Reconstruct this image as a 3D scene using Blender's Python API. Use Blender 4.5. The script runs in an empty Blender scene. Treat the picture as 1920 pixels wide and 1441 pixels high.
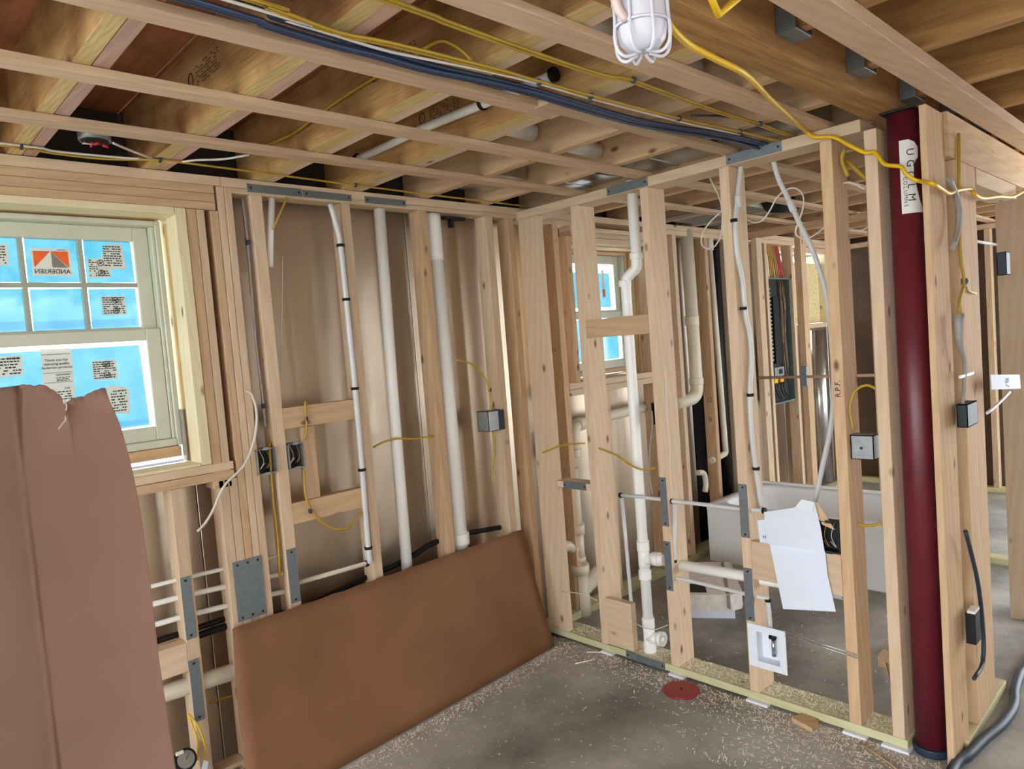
import bpy, bmesh, math, random
from mathutils import Vector, Matrix, Quaternion
random.seed(7)
S = bpy.context.scene
C = bpy.context.collection

# ------------------------------------------------------------------ camera
cam_data = bpy.data.cameras.new('camera')
cam = bpy.data.objects.new('camera', cam_data)
C.objects.link(cam)
S.camera = cam
cam_data.sensor_width = 36.0
cam_data.lens = 1323.55 / 1920.0 * 36.0
cam_data.clip_start = 0.02
Rx = Vector((0.71751523, -0.69210296, -0.07851994))
Ry = Vector((-0.09665717, 0.01270465, -0.99523665))
Rz = Vector((0.6898038, 0.72168697, -0.05778093))
m = Matrix((Rx, -Ry, -Rz)).transposed().to_4x4()
m.translation = Vector((-2.81435, -2.79824, 1.67622))
cam.matrix_world = m

# ------------------------------------------------------------------ world, light, exposure
world = bpy.data.worlds.new('sky')
S.world = world
world.use_nodes = True
bg = world.node_tree.nodes['Background']
bg.inputs[0].default_value = (0.86, 0.94, 1.0, 1)
bg.inputs[1].default_value = 8.0
S.view_settings.view_transform = 'Standard'
S.view_settings.look = 'None'
S.view_settings.gamma = 1.0
S.view_settings.use_curve_mapping = False
S.view_settings.exposure = 0.0

def area(name, loc, target, sx, sy, power, col):
    d = bpy.data.lights.new(name, 'AREA'); d.shape = 'RECTANGLE'
    d.size = sx; d.size_y = sy; d.energy = power; d.color = col
    o = bpy.data.objects.new(name, d); C.objects.link(o)
    o.location = loc
    o.rotation_euler = (Vector(target) - Vector(loc)).to_track_quat('-Z', 'Y').to_euler()
    return o


# ------------------------------------------------------------------ materials
def srgb(r, g, b):
    f = lambda c: (c/255/12.92) if c/255 <= 0.04045 else ((c/255+0.055)/1.055)**2.4
    return (f(r), f(g), f(b), 1)

def newmat(name):
    mt = bpy.data.materials.new(name); mt.use_nodes = True
    nt = mt.node_tree; b = nt.nodes['Principled BSDF']
    return mt, nt, b

def plain(name, col, rough=0.6, metal=0.0, var=0.06, scale=30, bump=0.0, spec=0.5, trans=0.0, alpha=1.0):
    mt, nt, b = newmat(name)
    N = nt.nodes.new; L = nt.links.new
    tc = N('ShaderNodeTexCoord'); no = N('ShaderNodeTexNoise'); no.inputs['Scale'].default_value = scale
    no.inputs['Detail'].default_value = 3
    L(tc.outputs['Object'], no.inputs['Vector'])
    hs = N('ShaderNodeHueSaturation'); hs.inputs['Color'].default_value = col
    mr = N('ShaderNodeMapRange'); mr.inputs['From Min'].default_value = 0.3; mr.inputs['From Max'].default_value = 0.7
    mr.inputs['To Min'].default_value = 1-var*2; mr.inputs['To Max'].default_value = 1+var*2
    L(no.outputs['Fac'], mr.inputs['Value']); L(mr.outputs[0], hs.inputs['Value'])
    L(hs.outputs[0], b.inputs['Base Color'])
    b.inputs['Roughness'].default_value = rough; b.inputs['Metallic'].default_value = metal
    b.inputs['Specular IOR Level'].default_value = spec
    if trans: b.inputs['Transmission Weight'].default_value = trans
    if bump:
        bp = N('ShaderNodeBump'); bp.inputs['Strength'].default_value = bump; bp.inputs['Distance'].default_value = 0.01
        L(no.outputs['Fac'], bp.inputs['Height']); L(bp.outputs[0], b.inputs['Normal'])
    return mt

def wood(name, light, dark, ring=18, knots=True, rough=0.75, blot=0.35, blotcol=None, grain=1.0, rnd=0.16, ringamt=0.16):
    """sawn lumber: the grain runs along the board's own Z"""
    mt, nt, b = newmat(name)
    N = nt.nodes.new; L = nt.links.new
    tc = N('ShaderNodeTexCoord'); oi = N('ShaderNodeObjectInfo')
    off = N('ShaderNodeVectorMath'); off.operation = 'ADD'
    mul = N('ShaderNodeMath'); mul.operation = 'MULTIPLY'; mul.inputs[1].default_value = 37.0
    L(oi.outputs['Random'], mul.inputs[0])
    cx = N('ShaderNodeCombineXYZ'); L(mul.outputs[0], cx.inputs[2]); L(mul.outputs[0], cx.inputs[0])
    L(tc.outputs['Object'], off.inputs[0]); L(cx.outputs[0], off.inputs[1])
    mp = N('ShaderNodeMapping'); mp.inputs['Scale'].default_value = (1, 1, 0.05)
    L(off.outputs[0], mp.inputs['Vector'])
    n1 = N('ShaderNodeTexNoise'); n1.inputs['Scale'].default_value = 140*grain; n1.inputs['Detail'].default_value = 3
    n1.inputs['Distortion'].default_value = 0.6
    L(mp.outputs[0], n1.inputs['Vector'])
    mp2 = N('ShaderNodeMapping'); mp2.inputs['Scale'].default_value = (1, 1, 0.12)
    L(off.outputs[0], mp2.inputs['Vector'])
    w = N('ShaderNodeTexWave'); w.inputs['Scale'].default_value = ring; w.inputs['Distortion'].default_value = 5
    w.inputs['Detail'].default_value = 2; w.inputs['Detail Scale'].default_value = 1.3; w.bands_direction = 'DIAGONAL'
    L(mp2.outputs[0], w.inputs['Vector'])
    n2 = N('ShaderNodeTexNoise'); n2.inputs['Scale'].default_value = 4.5; n2.inputs['Detail'].default_value = 3
    L(off.outputs[0], n2.inputs['Vector'])
    a = N('ShaderNodeMath'); a.operation = 'MULTIPLY'; a.inputs[1].default_value = 0.5; L(n1.outputs['Fac'], a.inputs[0])
    a2 = N('ShaderNodeMath'); a2.operation = 'MULTIPLY_ADD'; a2.inputs[1].default_value = ringamt
    L(w.outputs['Fac'], a2.inputs[0]); L(a.outputs[0], a2.inputs[2])
    mr = N('ShaderNodeMapRange'); mr.inputs['From Min'].default_value = 0.15; mr.inputs['From Max'].default_value = 0.62
    L(a2.outputs[0], mr.inputs['Value'])
    mx = N('ShaderNodeMix'); mx.data_type = 'RGBA'
    mx.inputs['A'].default_value = light; mx.inputs['B'].default_value = dark
    L(mr.outputs[0], mx.inputs['Factor'])
    # broad patches
    mr2 = N('ShaderNodeMapRange'); mr2.inputs['From Min'].default_value = 0.42; mr2.inputs['From Max'].default_value = 0.72
    mr2.inputs['To Max'].default_value = blot
    L(n2.outputs['Fac'], mr2.inputs['Value'])
    mx2 = N('ShaderNodeMix'); mx2.data_type = 'RGBA'; mx2.inputs['B'].default_value = blotcol or dark
    L(mr2.outputs[0], mx2.inputs['Factor']); L(mx.outputs['Result'], mx2.inputs['A'])
    last = mx2.outputs['Result']
    if knots:
        mp3 = N('ShaderNodeMapping'); mp3.inputs['Scale'].default_value = (9, 9, 4.2)
        L(off.outputs[0], mp3.inputs['Vector'])
        v = N('ShaderNodeTexVoronoi'); v.inputs['Scale'].default_value = 1.0
        L(mp3.outputs[0], v.inputs['Vector'])
        mr3 = N('ShaderNodeMapRange'); mr3.inputs['From Min'].default_value = 0.05; mr3.inputs['From Max'].default_value = 0.13
        mr3.inputs['To Min'].default_value = 0.85; mr3.inputs['To Max'].default_value = 0.0
        L(v.outputs['Distance'], mr3.inputs['Value'])
        mx3 = N('ShaderNodeMix'); mx3.data_type = 'RGBA'; mx3.inputs['B'].default_value = srgb(96, 58, 34)
        L(mr3.outputs[0], mx3.inputs['Factor']); L(last, mx3.inputs['A'])
        last = mx3.outputs['Result']
    hs = N('ShaderNodeHueSaturation')
    mr4 = N('ShaderNodeMapRange'); mr4.inputs['To Min'].default_value = 1-rnd; mr4.inputs['To Max'].default_value = 1+rnd*0.7
    L(oi.outputs['Random'], mr4.inputs['Value']); L(mr4.outputs[0], hs.inputs['Value'])
    L(last, hs.inputs['Color']); L(hs.outputs[0], b.inputs['Base Color'])
    b.inputs['Roughness'].default_value = rough; b.inputs['Specular IOR Level'].default_value = 0.25
    bp = N('ShaderNodeBump'); bp.inputs['Strength'].default_value = 0.25; bp.inputs['Distance'].default_value = 0.002
    L(n1.outputs['Fac'], bp.inputs['Height']); L(bp.outputs[0], b.inputs['Normal'])
    return mt

M = {}
M['spf'] = wood('pale_lumber', srgb(220, 195, 166), srgb(200, 169, 136), ring=14, rnd=0.1)
M['spf_warm'] = wood('warm_lumber', srgb(212, 180, 144), srgb(188, 150, 112), ring=14, rnd=0.1)
M['strap'] = wood('strapping_lumber', srgb(210, 180, 150), srgb(186, 154, 124), knots=False)
M['beam'] = wood('beam_lumber', srgb(190, 146, 92), srgb(134, 90, 50), ring=10, knots=False, rnd=0.06)
M['lvl'] = wood('laminated_joist', srgb(206, 165, 110), srgb(140, 92, 50), ring=6, knots=False, blot=0.85, blotcol=srgb(112, 66, 34), rnd=0.1)
M['lvl_edge'] = wood('laminated_edge', srgb(222, 198, 140), srgb(176, 144, 90), ring=40, knots=False, grain=0.8, rnd=0.06)
M['pink'] = wood('pinkish_lumber', srgb(212, 176, 158), srgb(182, 140, 120), knots=True)
M['ply'] = wood('subfloor_plywood', srgb(186, 122, 82), srgb(136, 80, 48), ring=3, knots=True, grain=0.4, blot=0.7, blotcol=srgb(88, 48, 30), rnd=0.2)
M['treated'] = wood('treated_lumber', srgb(214, 208, 166), srgb(190, 184, 140))
M['jamb'] = wood('window_buck', srgb(236, 224, 190), srgb(218, 200, 156))
M['osb'] = wood('strand_board', srgb(224, 190, 128), srgb(176, 132, 78), ring=30, knots=False, grain=0.3, blot=0.6)
M['steel'] = plain('galvanized_plate', srgb(122, 130, 134), 0.45, 0.55, 0.05, 60)
M['nail'] = plain('nail_head', srgb(40, 42, 44), 0.5, 0.6)
M['duct'] = plain('duct_steel', srgb(190, 192, 190), 0.25, 0.9, 0.06, 12, 0.2)
M['box'] = plain('electrical_box_steel', srgb(150, 154, 155), 0.4, 0.6, 0.05, 40)
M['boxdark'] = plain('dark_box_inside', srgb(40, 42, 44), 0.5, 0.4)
M['pvc'] = plain('white_pvc', srgb(242, 241, 236), 0.35, 0, 0.015, 6)
M['pvc_old'] = plain('cream_pvc', srgb(222, 212, 190), 0.4, 0, 0.03, 6)
M['pex'] = plain('milky_pex', srgb(208, 208, 208), 0.3, 0, 0.02, 9)
M['black'] = plain('black_plastic', srgb(18, 18, 20), 0.55, spec=0.3)
M['blacksheet'] = plain('black_membrane', srgb(10, 10, 12), 0.75, 0, 0.1, 8, 0.4, spec=0.2)
M['yel'] = plain('yellow_cable', srgb(182, 146, 40), 0.45, 0, 0.05, 10)
M['cord'] = plain('yellow_cord', srgb(222, 178, 14), 0.4, 0, 0.04, 12)
M['blue'] = plain('navy_cable', srgb(44, 58, 88), 0.4, 0, 0.05, 10)
M['white'] = plain('white_cable', srgb(214, 206, 196), 0.5, 0, 0.02)
M['grey'] = plain('grey_cable', srgb(150, 146, 140), 0.5)
M['redcable'] = plain('red_cable', srgb(178, 62, 56), 0.5)
M['rednut'] = plain('red_wire_nut', srgb(200, 40, 50), 0.4)
M['column'] = plain('maroon_paint', srgb(98, 28, 38), 0.38, 0, 0.08, 5, 0.03)
M['disc'] = plain('red_plastic', srgb(150, 34, 46), 0.4)
M['paper'] = plain('white_paper', srgb(226, 232, 246), 0.7, 0, 0.01, 5)
M['ink'] = plain('black_ink', srgb(40, 40, 44), 0.7)
M['muntin'] = plain('muntin_vinyl', srgb(160, 166, 152), 0.4, 0, 0.02, 8)
M['sash'] = plain('window_vinyl', srgb(200, 202, 184), 0.4, 0, 0.02, 8)
M['label'] = plain('sticker_paper', srgb(214, 214, 206), 0.6)
M['orange'] = plain('orange_print', srgb(240, 104, 32), 0.6)
M['greyprint'] = plain('grey_print', srgb(140, 132, 122), 0.6)
M['tub'] = plain('tub_acrylic', srgb(244, 246, 246), 0.25, 0, 0.01, 4)
M['foam'] = plain('cream_foam', srgb(236, 222, 184), 0.8, 0, 0.05, 20, 0.5)
M['whitebox'] = plain('white_carton', srgb(226, 218, 208), 0.7)
M['plastic'] = plain('white_plastic', srgb(232, 236, 244), 0.4, 0, 0.01)
M['hose'] = plain('blue_black_hose', srgb(40, 54, 70), 0.45, 0, 0.12, 4)
M['straw'] = plain('tan_straw', srgb(170, 130, 90), 0.8)
M['dark'] = plain('foundation', srgb(54, 50, 50), 0.9, 0, 0.1, 3)
M['brown'] = plain('dark_sheathing', srgb(92, 74, 58), 0.8, 0, 0.1, 3)
M['green'] = plain('panel_green_grey', srgb(96, 116, 108), 0.45, 0.2)
M['chip'] = plain('sawdust_chip', srgb(250, 240, 224), 0.85, var=0.02)
M['lampguard'] = plain('milky_guard', srgb(214, 212, 222), 0.35, 0, 0.01, 5, trans=0.0)
M['pinkplastic'] = plain('pinkish_plastic', srgb(214, 190, 182), 0.4)
M['stampink'] = plain('faded_stamp_ink', srgb(92, 78, 60), 0.8)
M['pinkpipe'] = plain('copper_pipe', srgb(190, 150, 130), 0.4)

# foil faced board
mt, nt, b = newmat('foil_facing'); M['foil'] = mt
N = nt.nodes.new; L = nt.links.new
tc = N('ShaderNodeTexCoord'); mp = N('ShaderNodeMapping'); mp.inputs['Scale'].default_value = (1, 1, 0.35)
L(tc.outputs['Object'], mp.inputs['Vector'])
n = N('ShaderNodeTexNoise'); n.inputs['Scale'].default_value = 3.0; n.inputs['Detail'].default_value = 2
L(mp.outputs[0], n.inputs['Vector'])
n2 = N('ShaderNodeTexNoise'); n2.inputs['Scale'].default_value = 60; n2.inputs['Detail'].default_value = 3
L(tc.outputs['Object'], n2.inputs['Vector'])
ad = N('ShaderNodeMath'); ad.operation = 'MULTIPLY_ADD'; ad.inputs[1].default_value = 0.02
L(n2.outputs['Fac'], ad.inputs[0]); L(n.outputs['Fac'], ad.inputs[2])
bp = N('ShaderNodeBump'); bp.inputs['Strength'].default_value = 0.35; bp.inputs['Distance'].default_value = 0.05
L(ad.outputs[0], bp.inputs['Height']); L(bp.outputs[0], b.inputs['Normal'])
b.inputs['Base Color'].default_value = srgb(208, 192, 170); b.inputs['Metallic'].default_value = 0.85
b.inputs['Roughness'].default_value = 0.34

# concrete
mt, nt, b = newmat('concrete_slab'); M['concrete'] = mt
N = nt.nodes.new; L = nt.links.new
tc = N('ShaderNodeTexCoord')
n = N('ShaderNodeTexNoise'); n.inputs['Scale'].default_value = 1.3; n.inputs['Detail'].default_value = 6; n.inputs['Roughness'].default_value = 0.6
n2 = N('ShaderNodeTexNoise'); n2.inputs['Scale'].default_value = 45; n2.inputs['Detail'].default_value = 4
L(tc.outputs['Object'], n.inputs['Vector']); L(tc.outputs['Object'], n2.inputs['Vector'])
cr = N('ShaderNodeValToRGB')
cr.color_ramp.elements[0].position = 0.36; cr.color_ramp.elements[0].color = srgb(122, 118, 108)
cr.color_ramp.elements[1].position = 0.64; cr.color_ramp.elements[1].color = srgb(196, 193, 178)
e = cr.color_ramp.elements.new(0.5); e.color = srgb(162, 158, 144)
L(n.outputs['Fac'], cr.inputs[0])
mx = N('ShaderNodeMix'); mx.data_type = 'RGBA'; mx.blend_type = 'MULTIPLY'; mx.inputs['Factor'].default_value = 0.35
L(cr.outputs[0], mx.inputs['A']); L(n2.outputs['Color'], mx.inputs['B'])
hs = N('ShaderNodeHueSaturation'); hs.inputs['Saturation'].default_value = 0.7; hs.inputs['Value'].default_value = 1.15
L(mx.outputs['Result'], hs.inputs['Color']); L(hs.outputs[0], b.inputs['Base Color'])
b.inputs['Roughness'].default_value = 0.55; b.inputs['Specular IOR Level'].default_value = 0.35
bp = N('ShaderNodeBump'); bp.inputs['Strength'].default_value = 0.15; bp.inputs['Distance'].default_value = 0.004
L(n2.outputs['Fac'], bp.inputs['Height']); L(bp.outputs[0], b.inputs['Normal'])

# cardboard
def cardboard(name, a, c):
    mt, nt, b = newmat(name)
    N = nt.nodes.new; L = nt.links.new
    tc = N('ShaderNodeTexCoord')
    n = N('ShaderNodeTexNoise'); n.inputs['Scale'].default_value = 2.2; n.inputs['Detail'].default_value = 3
    L(tc.outputs['Object'], n.inputs['Vector'])
    cr = N('ShaderNodeValToRGB')
    cr.color_ramp.elements[0].position = 0.35; cr.color_ramp.elements[0].color = a
    cr.color_ramp.elements[1].position = 0.68; cr.color_ramp.elements[1].color = c
    L(n.outputs['Fac'], cr.inputs[0]); L(cr.outputs[0], b.inputs['Base Color'])
    w = N('ShaderNodeTexWave'); w.bands_direction = 'Z'; w.inputs['Scale'].default_value = 60
    L(tc.outputs['Object'], w.inputs['Vector'])
    bp = N('ShaderNodeBump'); bp.inputs['Strength'].default_value = 0.08; bp.inputs['Distance'].default_value = 0.001
    L(w.outputs['Fac'], bp.inputs['Height']); L(bp.outputs[0], b.inputs['Normal'])
    b.inputs['Roughness'].default_value = 0.75; b.inputs['Specular IOR Level'].default_value = 0.2
    return mt
M['card'] = cardboard('brown_cardboard', srgb(128, 90, 62), srgb(144, 103, 73))
M['card2'] = cardboard('pale_cardboard', srgb(156, 122, 108), srgb(170, 134, 119))

# glass and blue film
mt, nt, b = newmat('window_glass'); M['glass'] = mt
b.inputs['Roughness'].default_value = 0.0; b.inputs['Transmission Weight'].default_value = 1.0
N = nt.nodes.new; L = nt.links.new
tr = N('ShaderNodeBsdfTransparent'); gl = N('ShaderNodeBsdfGlossy'); gl.inputs['Roughness'].default_value = 0.05
mxs = N('ShaderNodeMixShader'); mxs.inputs[0].default_value = 0.05
L(tr.outputs[0], mxs.inputs[1]); L(gl.outputs[0], mxs.inputs[2]); L(mxs.outputs[0], nt.nodes['Material Output'].inputs['Surface'])
def film(name, tint, thin):
    mt, nt, b = newmat(name)
    N = nt.nodes.new; L = nt.links.new
    tc = N('ShaderNodeTexCoord')
    n = N('ShaderNodeTexNoise'); n.inputs['Scale'].default_value = 9; n.inputs['Detail'].default_value = 6; n.inputs['Roughness'].default_value = 0.7
    L(tc.outputs['Object'], n.inputs['Vector'])
    cr = N('ShaderNodeValToRGB')
    cr.color_ramp.elements[0].position = 0.4; cr.color_ramp.elements[0].color = tint
    cr.color_ramp.elements[1].position = 0.78; cr.color_ramp.elements[1].color = thin
    L(n.outputs['Fac'], cr.inputs[0])
    tr = N('ShaderNodeBsdfTransparent'); L(cr.outputs[0], tr.inputs[0])
    L(tr.outputs[0], nt.nodes['Material Output'].inputs['Surface'])
    return mt
M['film'] = film('blue_protective_film', (0.15, 0.31, 0.355, 1), (0.25, 0.37, 0.41, 1))
M['film_over'] = film('folded_blue_film', (0.80, 0.87, 0.98, 1), (0.86, 0.9, 1, 1))
mt, nt, b = newmat('backlit_sticker'); M['label'] = mt
b.inputs['Base Color'].default_value = srgb(216, 214, 206); b.inputs['Roughness'].default_value = 0.6
tl = nt.nodes.new('ShaderNodeBsdfTranslucent'); tl.inputs[0].default_value = (0.22, 0.22, 0.21, 1)
ad_ = nt.nodes.new('ShaderNodeAddShader')
nt.links.new(b.outputs[0], ad_.inputs[0]); nt.links.new(tl.outputs[0], ad_.inputs[1]); nt.links.new(ad_.outputs[0], nt.nodes['Material Output'].inputs['Surface'])

# perforated cream insulation seen in the far window recess
mt, nt, b = newmat('dotted_insulation'); M['dotted'] = mt
N = nt.nodes.new; L = nt.links.new
tc = N('ShaderNodeTexCoord'); v = N('ShaderNodeTexVoronoi'); v.inputs['Scale'].default_value = 42
L(tc.outputs['Object'], v.inputs['Vector'])
cr = N('ShaderNodeValToRGB'); cr.color_ramp.elements[0].position = 0.16; cr.color_ramp.elements[0].color = srgb(120, 98, 60)
cr.color_ramp.elements[1].position = 0.26; cr.color_ramp.elements[1].color = srgb(238, 222, 170)
L(v.outputs['Distance'], cr.inputs[0]); L(cr.outputs[0], b.inputs['Base Color'])

# ------------------------------------------------------------------ mesh helpers
def bx(bm, lo, hi, bevel=0.0):
    r = bmesh.ops.create_cube(bm, size=1.0)
    sx, sy, sz = (hi[i]-lo[i] for i in range(3)); cx, cy, cz = ((hi[i]+lo[i])/2 for i in range(3))
    for v in r['verts']:
        v.co = Vector((v.co.x*sx+cx, v.co.y*sy+cy, v.co.z*sz+cz))
    if bevel:
        es = {e for v in r['verts'] for e in v.link_edges}
        bmesh.ops.bevel(bm, geom=list(es), offset=bevel, segments=1, affect='EDGES')

def cat(pts, n=5):
    """smooth line through the points"""
    P = [Vector(p) for p in pts]
    if len(P) < 3: return P
    P = [P[0]*2-P[1]] + P + [P[-1]*2-P[-2]]
    out = []
    for i in range(1, len(P)-2):
        a, b_, c, d = P[i-1:i+3]
        for k in range(n):
            t = k/n
            out.append(0.5*((2*b_)+(c-a)*t+(2*a-5*b_+4*c-d)*t*t+(-a+3*b_-3*c+d)*t**3))
    out.append(P[-2]); return out

def sweep(bm, pts, r, seg=8, smooth=True, cap=True, n=5):
    P = cat(pts, n) if smooth else [Vector(p) for p in pts]
    rr = r if callable(r) else (lambda t: r)
    t0 = (P[1]-P[0]).normalized()
    up = Vector((0, 0, 1)) if abs(t0.z) < 0.9 else Vector((1, 0, 0))
    nrm = t0.cross(up).normalized(); rings = []
    for i, p in enumerate(P):
        a = P[max(i-1, 0)]; c = P[min(i+1, len(P)-1)]
        t = (c-a).normalized()
        nrm = (nrm - t*nrm.dot(t)).normalized(); bn = t.cross(nrm)
        R = rr(i/(len(P)-1))
        rings.append([bm.verts.new(p+(nrm*math.cos(2*math.pi*k/seg)+bn*math.sin(2*math.pi*k/seg))*R) for k in range(seg)])
    for i in range(len(rings)-1):
        for k in range(seg):
            f = bm.faces.new((rings[i][k], rings[i][(k+1) % seg], rings[i+1][(k+1) % seg], rings[i+1][k])); f.smooth = True
    if cap:
        bm.faces.new(rings[0][::-1]); bm.faces.new(rings[-1])

def obj(name, bm, mat, parent=None, kind=None):
    me = bpy.data.meshes.new(name)
    bmesh.ops.recalc_face_normals(bm, faces=bm.faces)
    bm.to_mesh(me); bm.free(); me.materials.append(M[mat] if isinstance(mat, str) else mat)
    o = bpy.data.objects.new(name, me); C.objects.link(o)
    if parent is not None:
        o.parent = parent
        o.matrix_parent_inverse = parent_inv(parent)
    if kind: o['kind'] = kind
    return o
WM = {}
def wm(o):
    """world matrix without a depsgraph update"""
    m_ = Matrix.LocRotScale(o.location, o.rotation_euler, o.scale)
    if o.parent: m_ = wm(o.parent) @ o.matrix_parent_inverse @ m_
    return m_
def parent_inv(p): return wm(p).inverted()

def box(name, lo, hi, mat, parent=None, axis=None, bevel=0.0015, kind=None):
    """a straight board whose own Z is its length"""
    lo = Vector(lo); hi = Vector(hi)
    lo, hi = Vector(map(min, lo, hi)), Vector(map(max, lo, hi))
    c = (lo+hi)/2; d = hi-lo
    if axis is None: axis = max(range(3), key=lambda i: d[i])
    bm = bmesh.new()
    if axis == 2: s = (d.x, d.y, d.z); rot = (0, 0, 0)
    elif axis == 0: s = (d.z, d.y, d.x); rot = (0, math.pi/2, 0)
    else: s = (d.x, d.z, d.y); rot = (-math.pi/2, 0, 0)
    bx(bm, [-v/2 for v in s], [v/2 for v in s], min(bevel, min(s)*0.2))
    o = obj(name, bm, mat)
    o.location = c; o.rotation_euler = rot
    if parent is not None:
        o.parent = parent; o.matrix_parent_inverse = parent_inv(parent)
    if kind: o['kind'] = kind
    return o

def tube(name, pts, r, mat, parent=None, seg=8, smooth=True, n=4):
    bm = bmesh.new(); sweep(bm, pts, r, seg, smooth, True, n)
    return obj(name, bm, mat, parent)

def tag(o, label, catg, group=None):
    o['label'] = label; o['category'] = catg
    if group: o['group'] = group
    return o
def edge_face(o):
    """show the laminations on the underside of a joist"""
    o.data.materials.append(M['lvl_edge'])
    for p in o.data.polygons:
        if p.normal.y > 0.9: p.material_index = 1
def thing(name, label, catg, loc=(0, 0, 0), group=None):
    o = bpy.data.objects.new(name, None); C.objects.link(o); o.location = loc; o.empty_display_size = 0.05
    return tag(o, label, catg, group)
def setting(name, label, catg, loc=(0, 0, 0)):
    o = thing(name, label, catg, loc); o['kind'] = 'structure'; return o

def ring(name, c, axis, r_in, r_out, h, mat, parent, seg=20):
    """a short cylinder or collar along an axis"""
    bm = bmesh.new(); a = Vector(axis).normalized()
    c = Vector(c)
    sweep(bm, [c-a*h/2, c-a*h*0.4, c+a*h*0.4, c+a*h/2], lambda t: r_out*(0.93 if t in (0.0, 1.0) else 1), seg, False)
    return obj(name, bm, mat, parent)

def quad(name, pts, thick, mat, parent, nrm):
    """thin flat sheet with the outline pts, its back towards -nrm"""
    bm = bmesh.new(); nrm = Vector(nrm).normalized()
    a = [bm.verts.new(Vector(p)) for p in pts]; b_ = [bm.verts.new(Vector(p)-nrm*thick) for p in pts]
    bm.faces.new(a); bm.faces.new(b_[::-1])
    for i in range(len(a)):
        j = (i+1) % len(a); bm.faces.new((a[i], b_[i], b_[j], a[j]))
    return obj(name, bm, mat, parent)

def text(s, loc, size, right, up, mat, parent, mirror=False, name='lettering'):
    cu = bpy.data.curves.new(name, 'FONT'); cu.body = s; cu.size = size; cu.extrude = 0.0003
    cu.align_x = 'CENTER'; cu.align_y = 'CENTER'; cu.resolution_u = 2
    cu.materials.append(M[mat])
    o = bpy.data.objects.new(name, cu); C.objects.link(o)
    r = Vector(right).normalized(); u = Vector(up).normalized(); n_ = r.cross(u)
    if mirror: r = -r
    m_ = Matrix((r, u, n_)).transposed().to_4x4()
    loc_ = Vector(loc)
    if mirror:
        o.rotation_euler = Matrix((-r, u, n_)).transposed().to_euler(); o.scale = (-1, 1, 1)
    else:
        o.rotation_euler = m_.to_euler()
    o.location = loc_
    if parent is not None:
        o.parent = parent; o.matrix_parent_inverse = parent_inv(parent)
    return o

def plate(lo, hi, nrm, parent, nails=2):
    """galvanized nail guard with its nail heads"""
    p = box('nail_plate', lo, hi, 'steel', parent, bevel=0.0003)
    lo = Vector(lo); hi = Vector(hi); n_ = Vector(nrm)
    d = hi-lo; ax = [i for i in range(3) if abs(n_[i]) < 0.5]
    la = max(ax, key=lambda i: abs(d[i])); sa = [i for i in ax if i != la][0]
    face = hi if sum(n_) > 0 else lo
    k_sa = 3 if abs(d[sa]) > 0.08 else 1
    for e_ in (0.06, 0.94):
        for k in range(k_sa):
            c = Vector((0, 0, 0)); c[la] = lo[la]+d[la]*e_
            c[sa] = lo[sa]+d[sa]*(0.5 if k_sa == 1 else (0.15+0.35*k))
            f = [i for i in range(3) if abs(n_[i]) > 0.5][0]; c[f] = (max(lo[f], hi[f]) if n_[f] > 0 else min(lo[f], hi[f]))
            bm = bmesh.new(); sweep(bm, [c, c+n_*0.0015], 0.005, 8, False); obj('nail', bm, 'nail', p)
    return p

def clamp(c, axis, r, parent, mat='black', wide=0.0):
    """pipe clip round a pipe"""
    bm = bmesh.new(); a = Vector(axis).normalized(); c = Vector(c)
    sweep(bm, [c-a*0.006, c+a*0.006], r*1.45, 12, False)
    if wide:
        s = a.cross(Vector((1, 0, 0)) if abs(a.x) < 0.7 else Vector((0, 1, 0))).normalized()
        bx(bm, c-Vector((0.005, wide, 0.006)), c+Vector((0.005, wide, 0.006)))
    return obj('clip', bm, mat, parent)

def ebox(name, label, lo, hi, face, mat='box', wires=True, group=None, closed=False, catg='electrical box'):
    """open steel electrical box; face is the axis direction its mouth looks"""
    lo = Vector(lo); hi = Vector(hi); lo, hi = Vector(map(min, lo, hi)), Vector(map(max, lo, hi))
    c = (lo+hi)/2
    t = thing(name, label, catg, (c.x, c.y, lo.z), group)
    f = Vector(face); fa = [i for i in range(3) if abs(f[i]) > 0.5][0]; th = 0.003
    bm = bmesh.new()
    for i in range(3):
        for sgn in (0, 1):
            if i == fa and ((f[fa] > 0) == bool(sgn)) and not closed: continue
            a = lo.copy(); b_ = hi.copy()
            if sgn: a[i] = hi[i]-th
            else: b_[i] = lo[i]+th
            bx(bm, a, b_)
    obj('box_body', bm, mat, t)
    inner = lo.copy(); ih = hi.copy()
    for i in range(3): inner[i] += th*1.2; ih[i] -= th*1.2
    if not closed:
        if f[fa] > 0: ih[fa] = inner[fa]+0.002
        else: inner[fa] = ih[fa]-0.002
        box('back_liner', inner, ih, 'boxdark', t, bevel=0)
        if wires:
            for k in range(3):
                p0 = c.copy(); p0.z = hi.z-0.008
                o1 = [i for i in range(2) if i != fa][0]
                p0[o1] += (k-1)*0.014
                p1 = p0.copy(); p1.z = c.z; p1[o1] += 0.01; p1[fa] += f[fa]*0.01
                p2 = p1.copy(); p2.z = lo.z+0.02; p2[o1] -= 0.018
                p3 = p2.copy(); p3.z += 0.022; p3[o1] += 0.022
                tube('wire', [p0, p1, p2, p3], 0.0015, ('white', 'black', 'straw')[k], t, 5)
        # mounting ears
        o1 = [i for i in range(2) if i != fa][0]
        for zz in (lo.z, hi.z):
            a = Vector(c); a[fa] = (hi if f[fa] > 0 else lo)[fa]; a.z = zz
            e0 = a.copy(); e1 = a.copy(); e0[o1] -= 0.012; e1[o1] += 0.012; e0.z -= 0.006; e1.z += 0.006; e0[fa] -= 0.001; e1[fa] += 0.001
            box('ear', e0, e1, mat, t, bevel=0)
    return t

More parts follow.
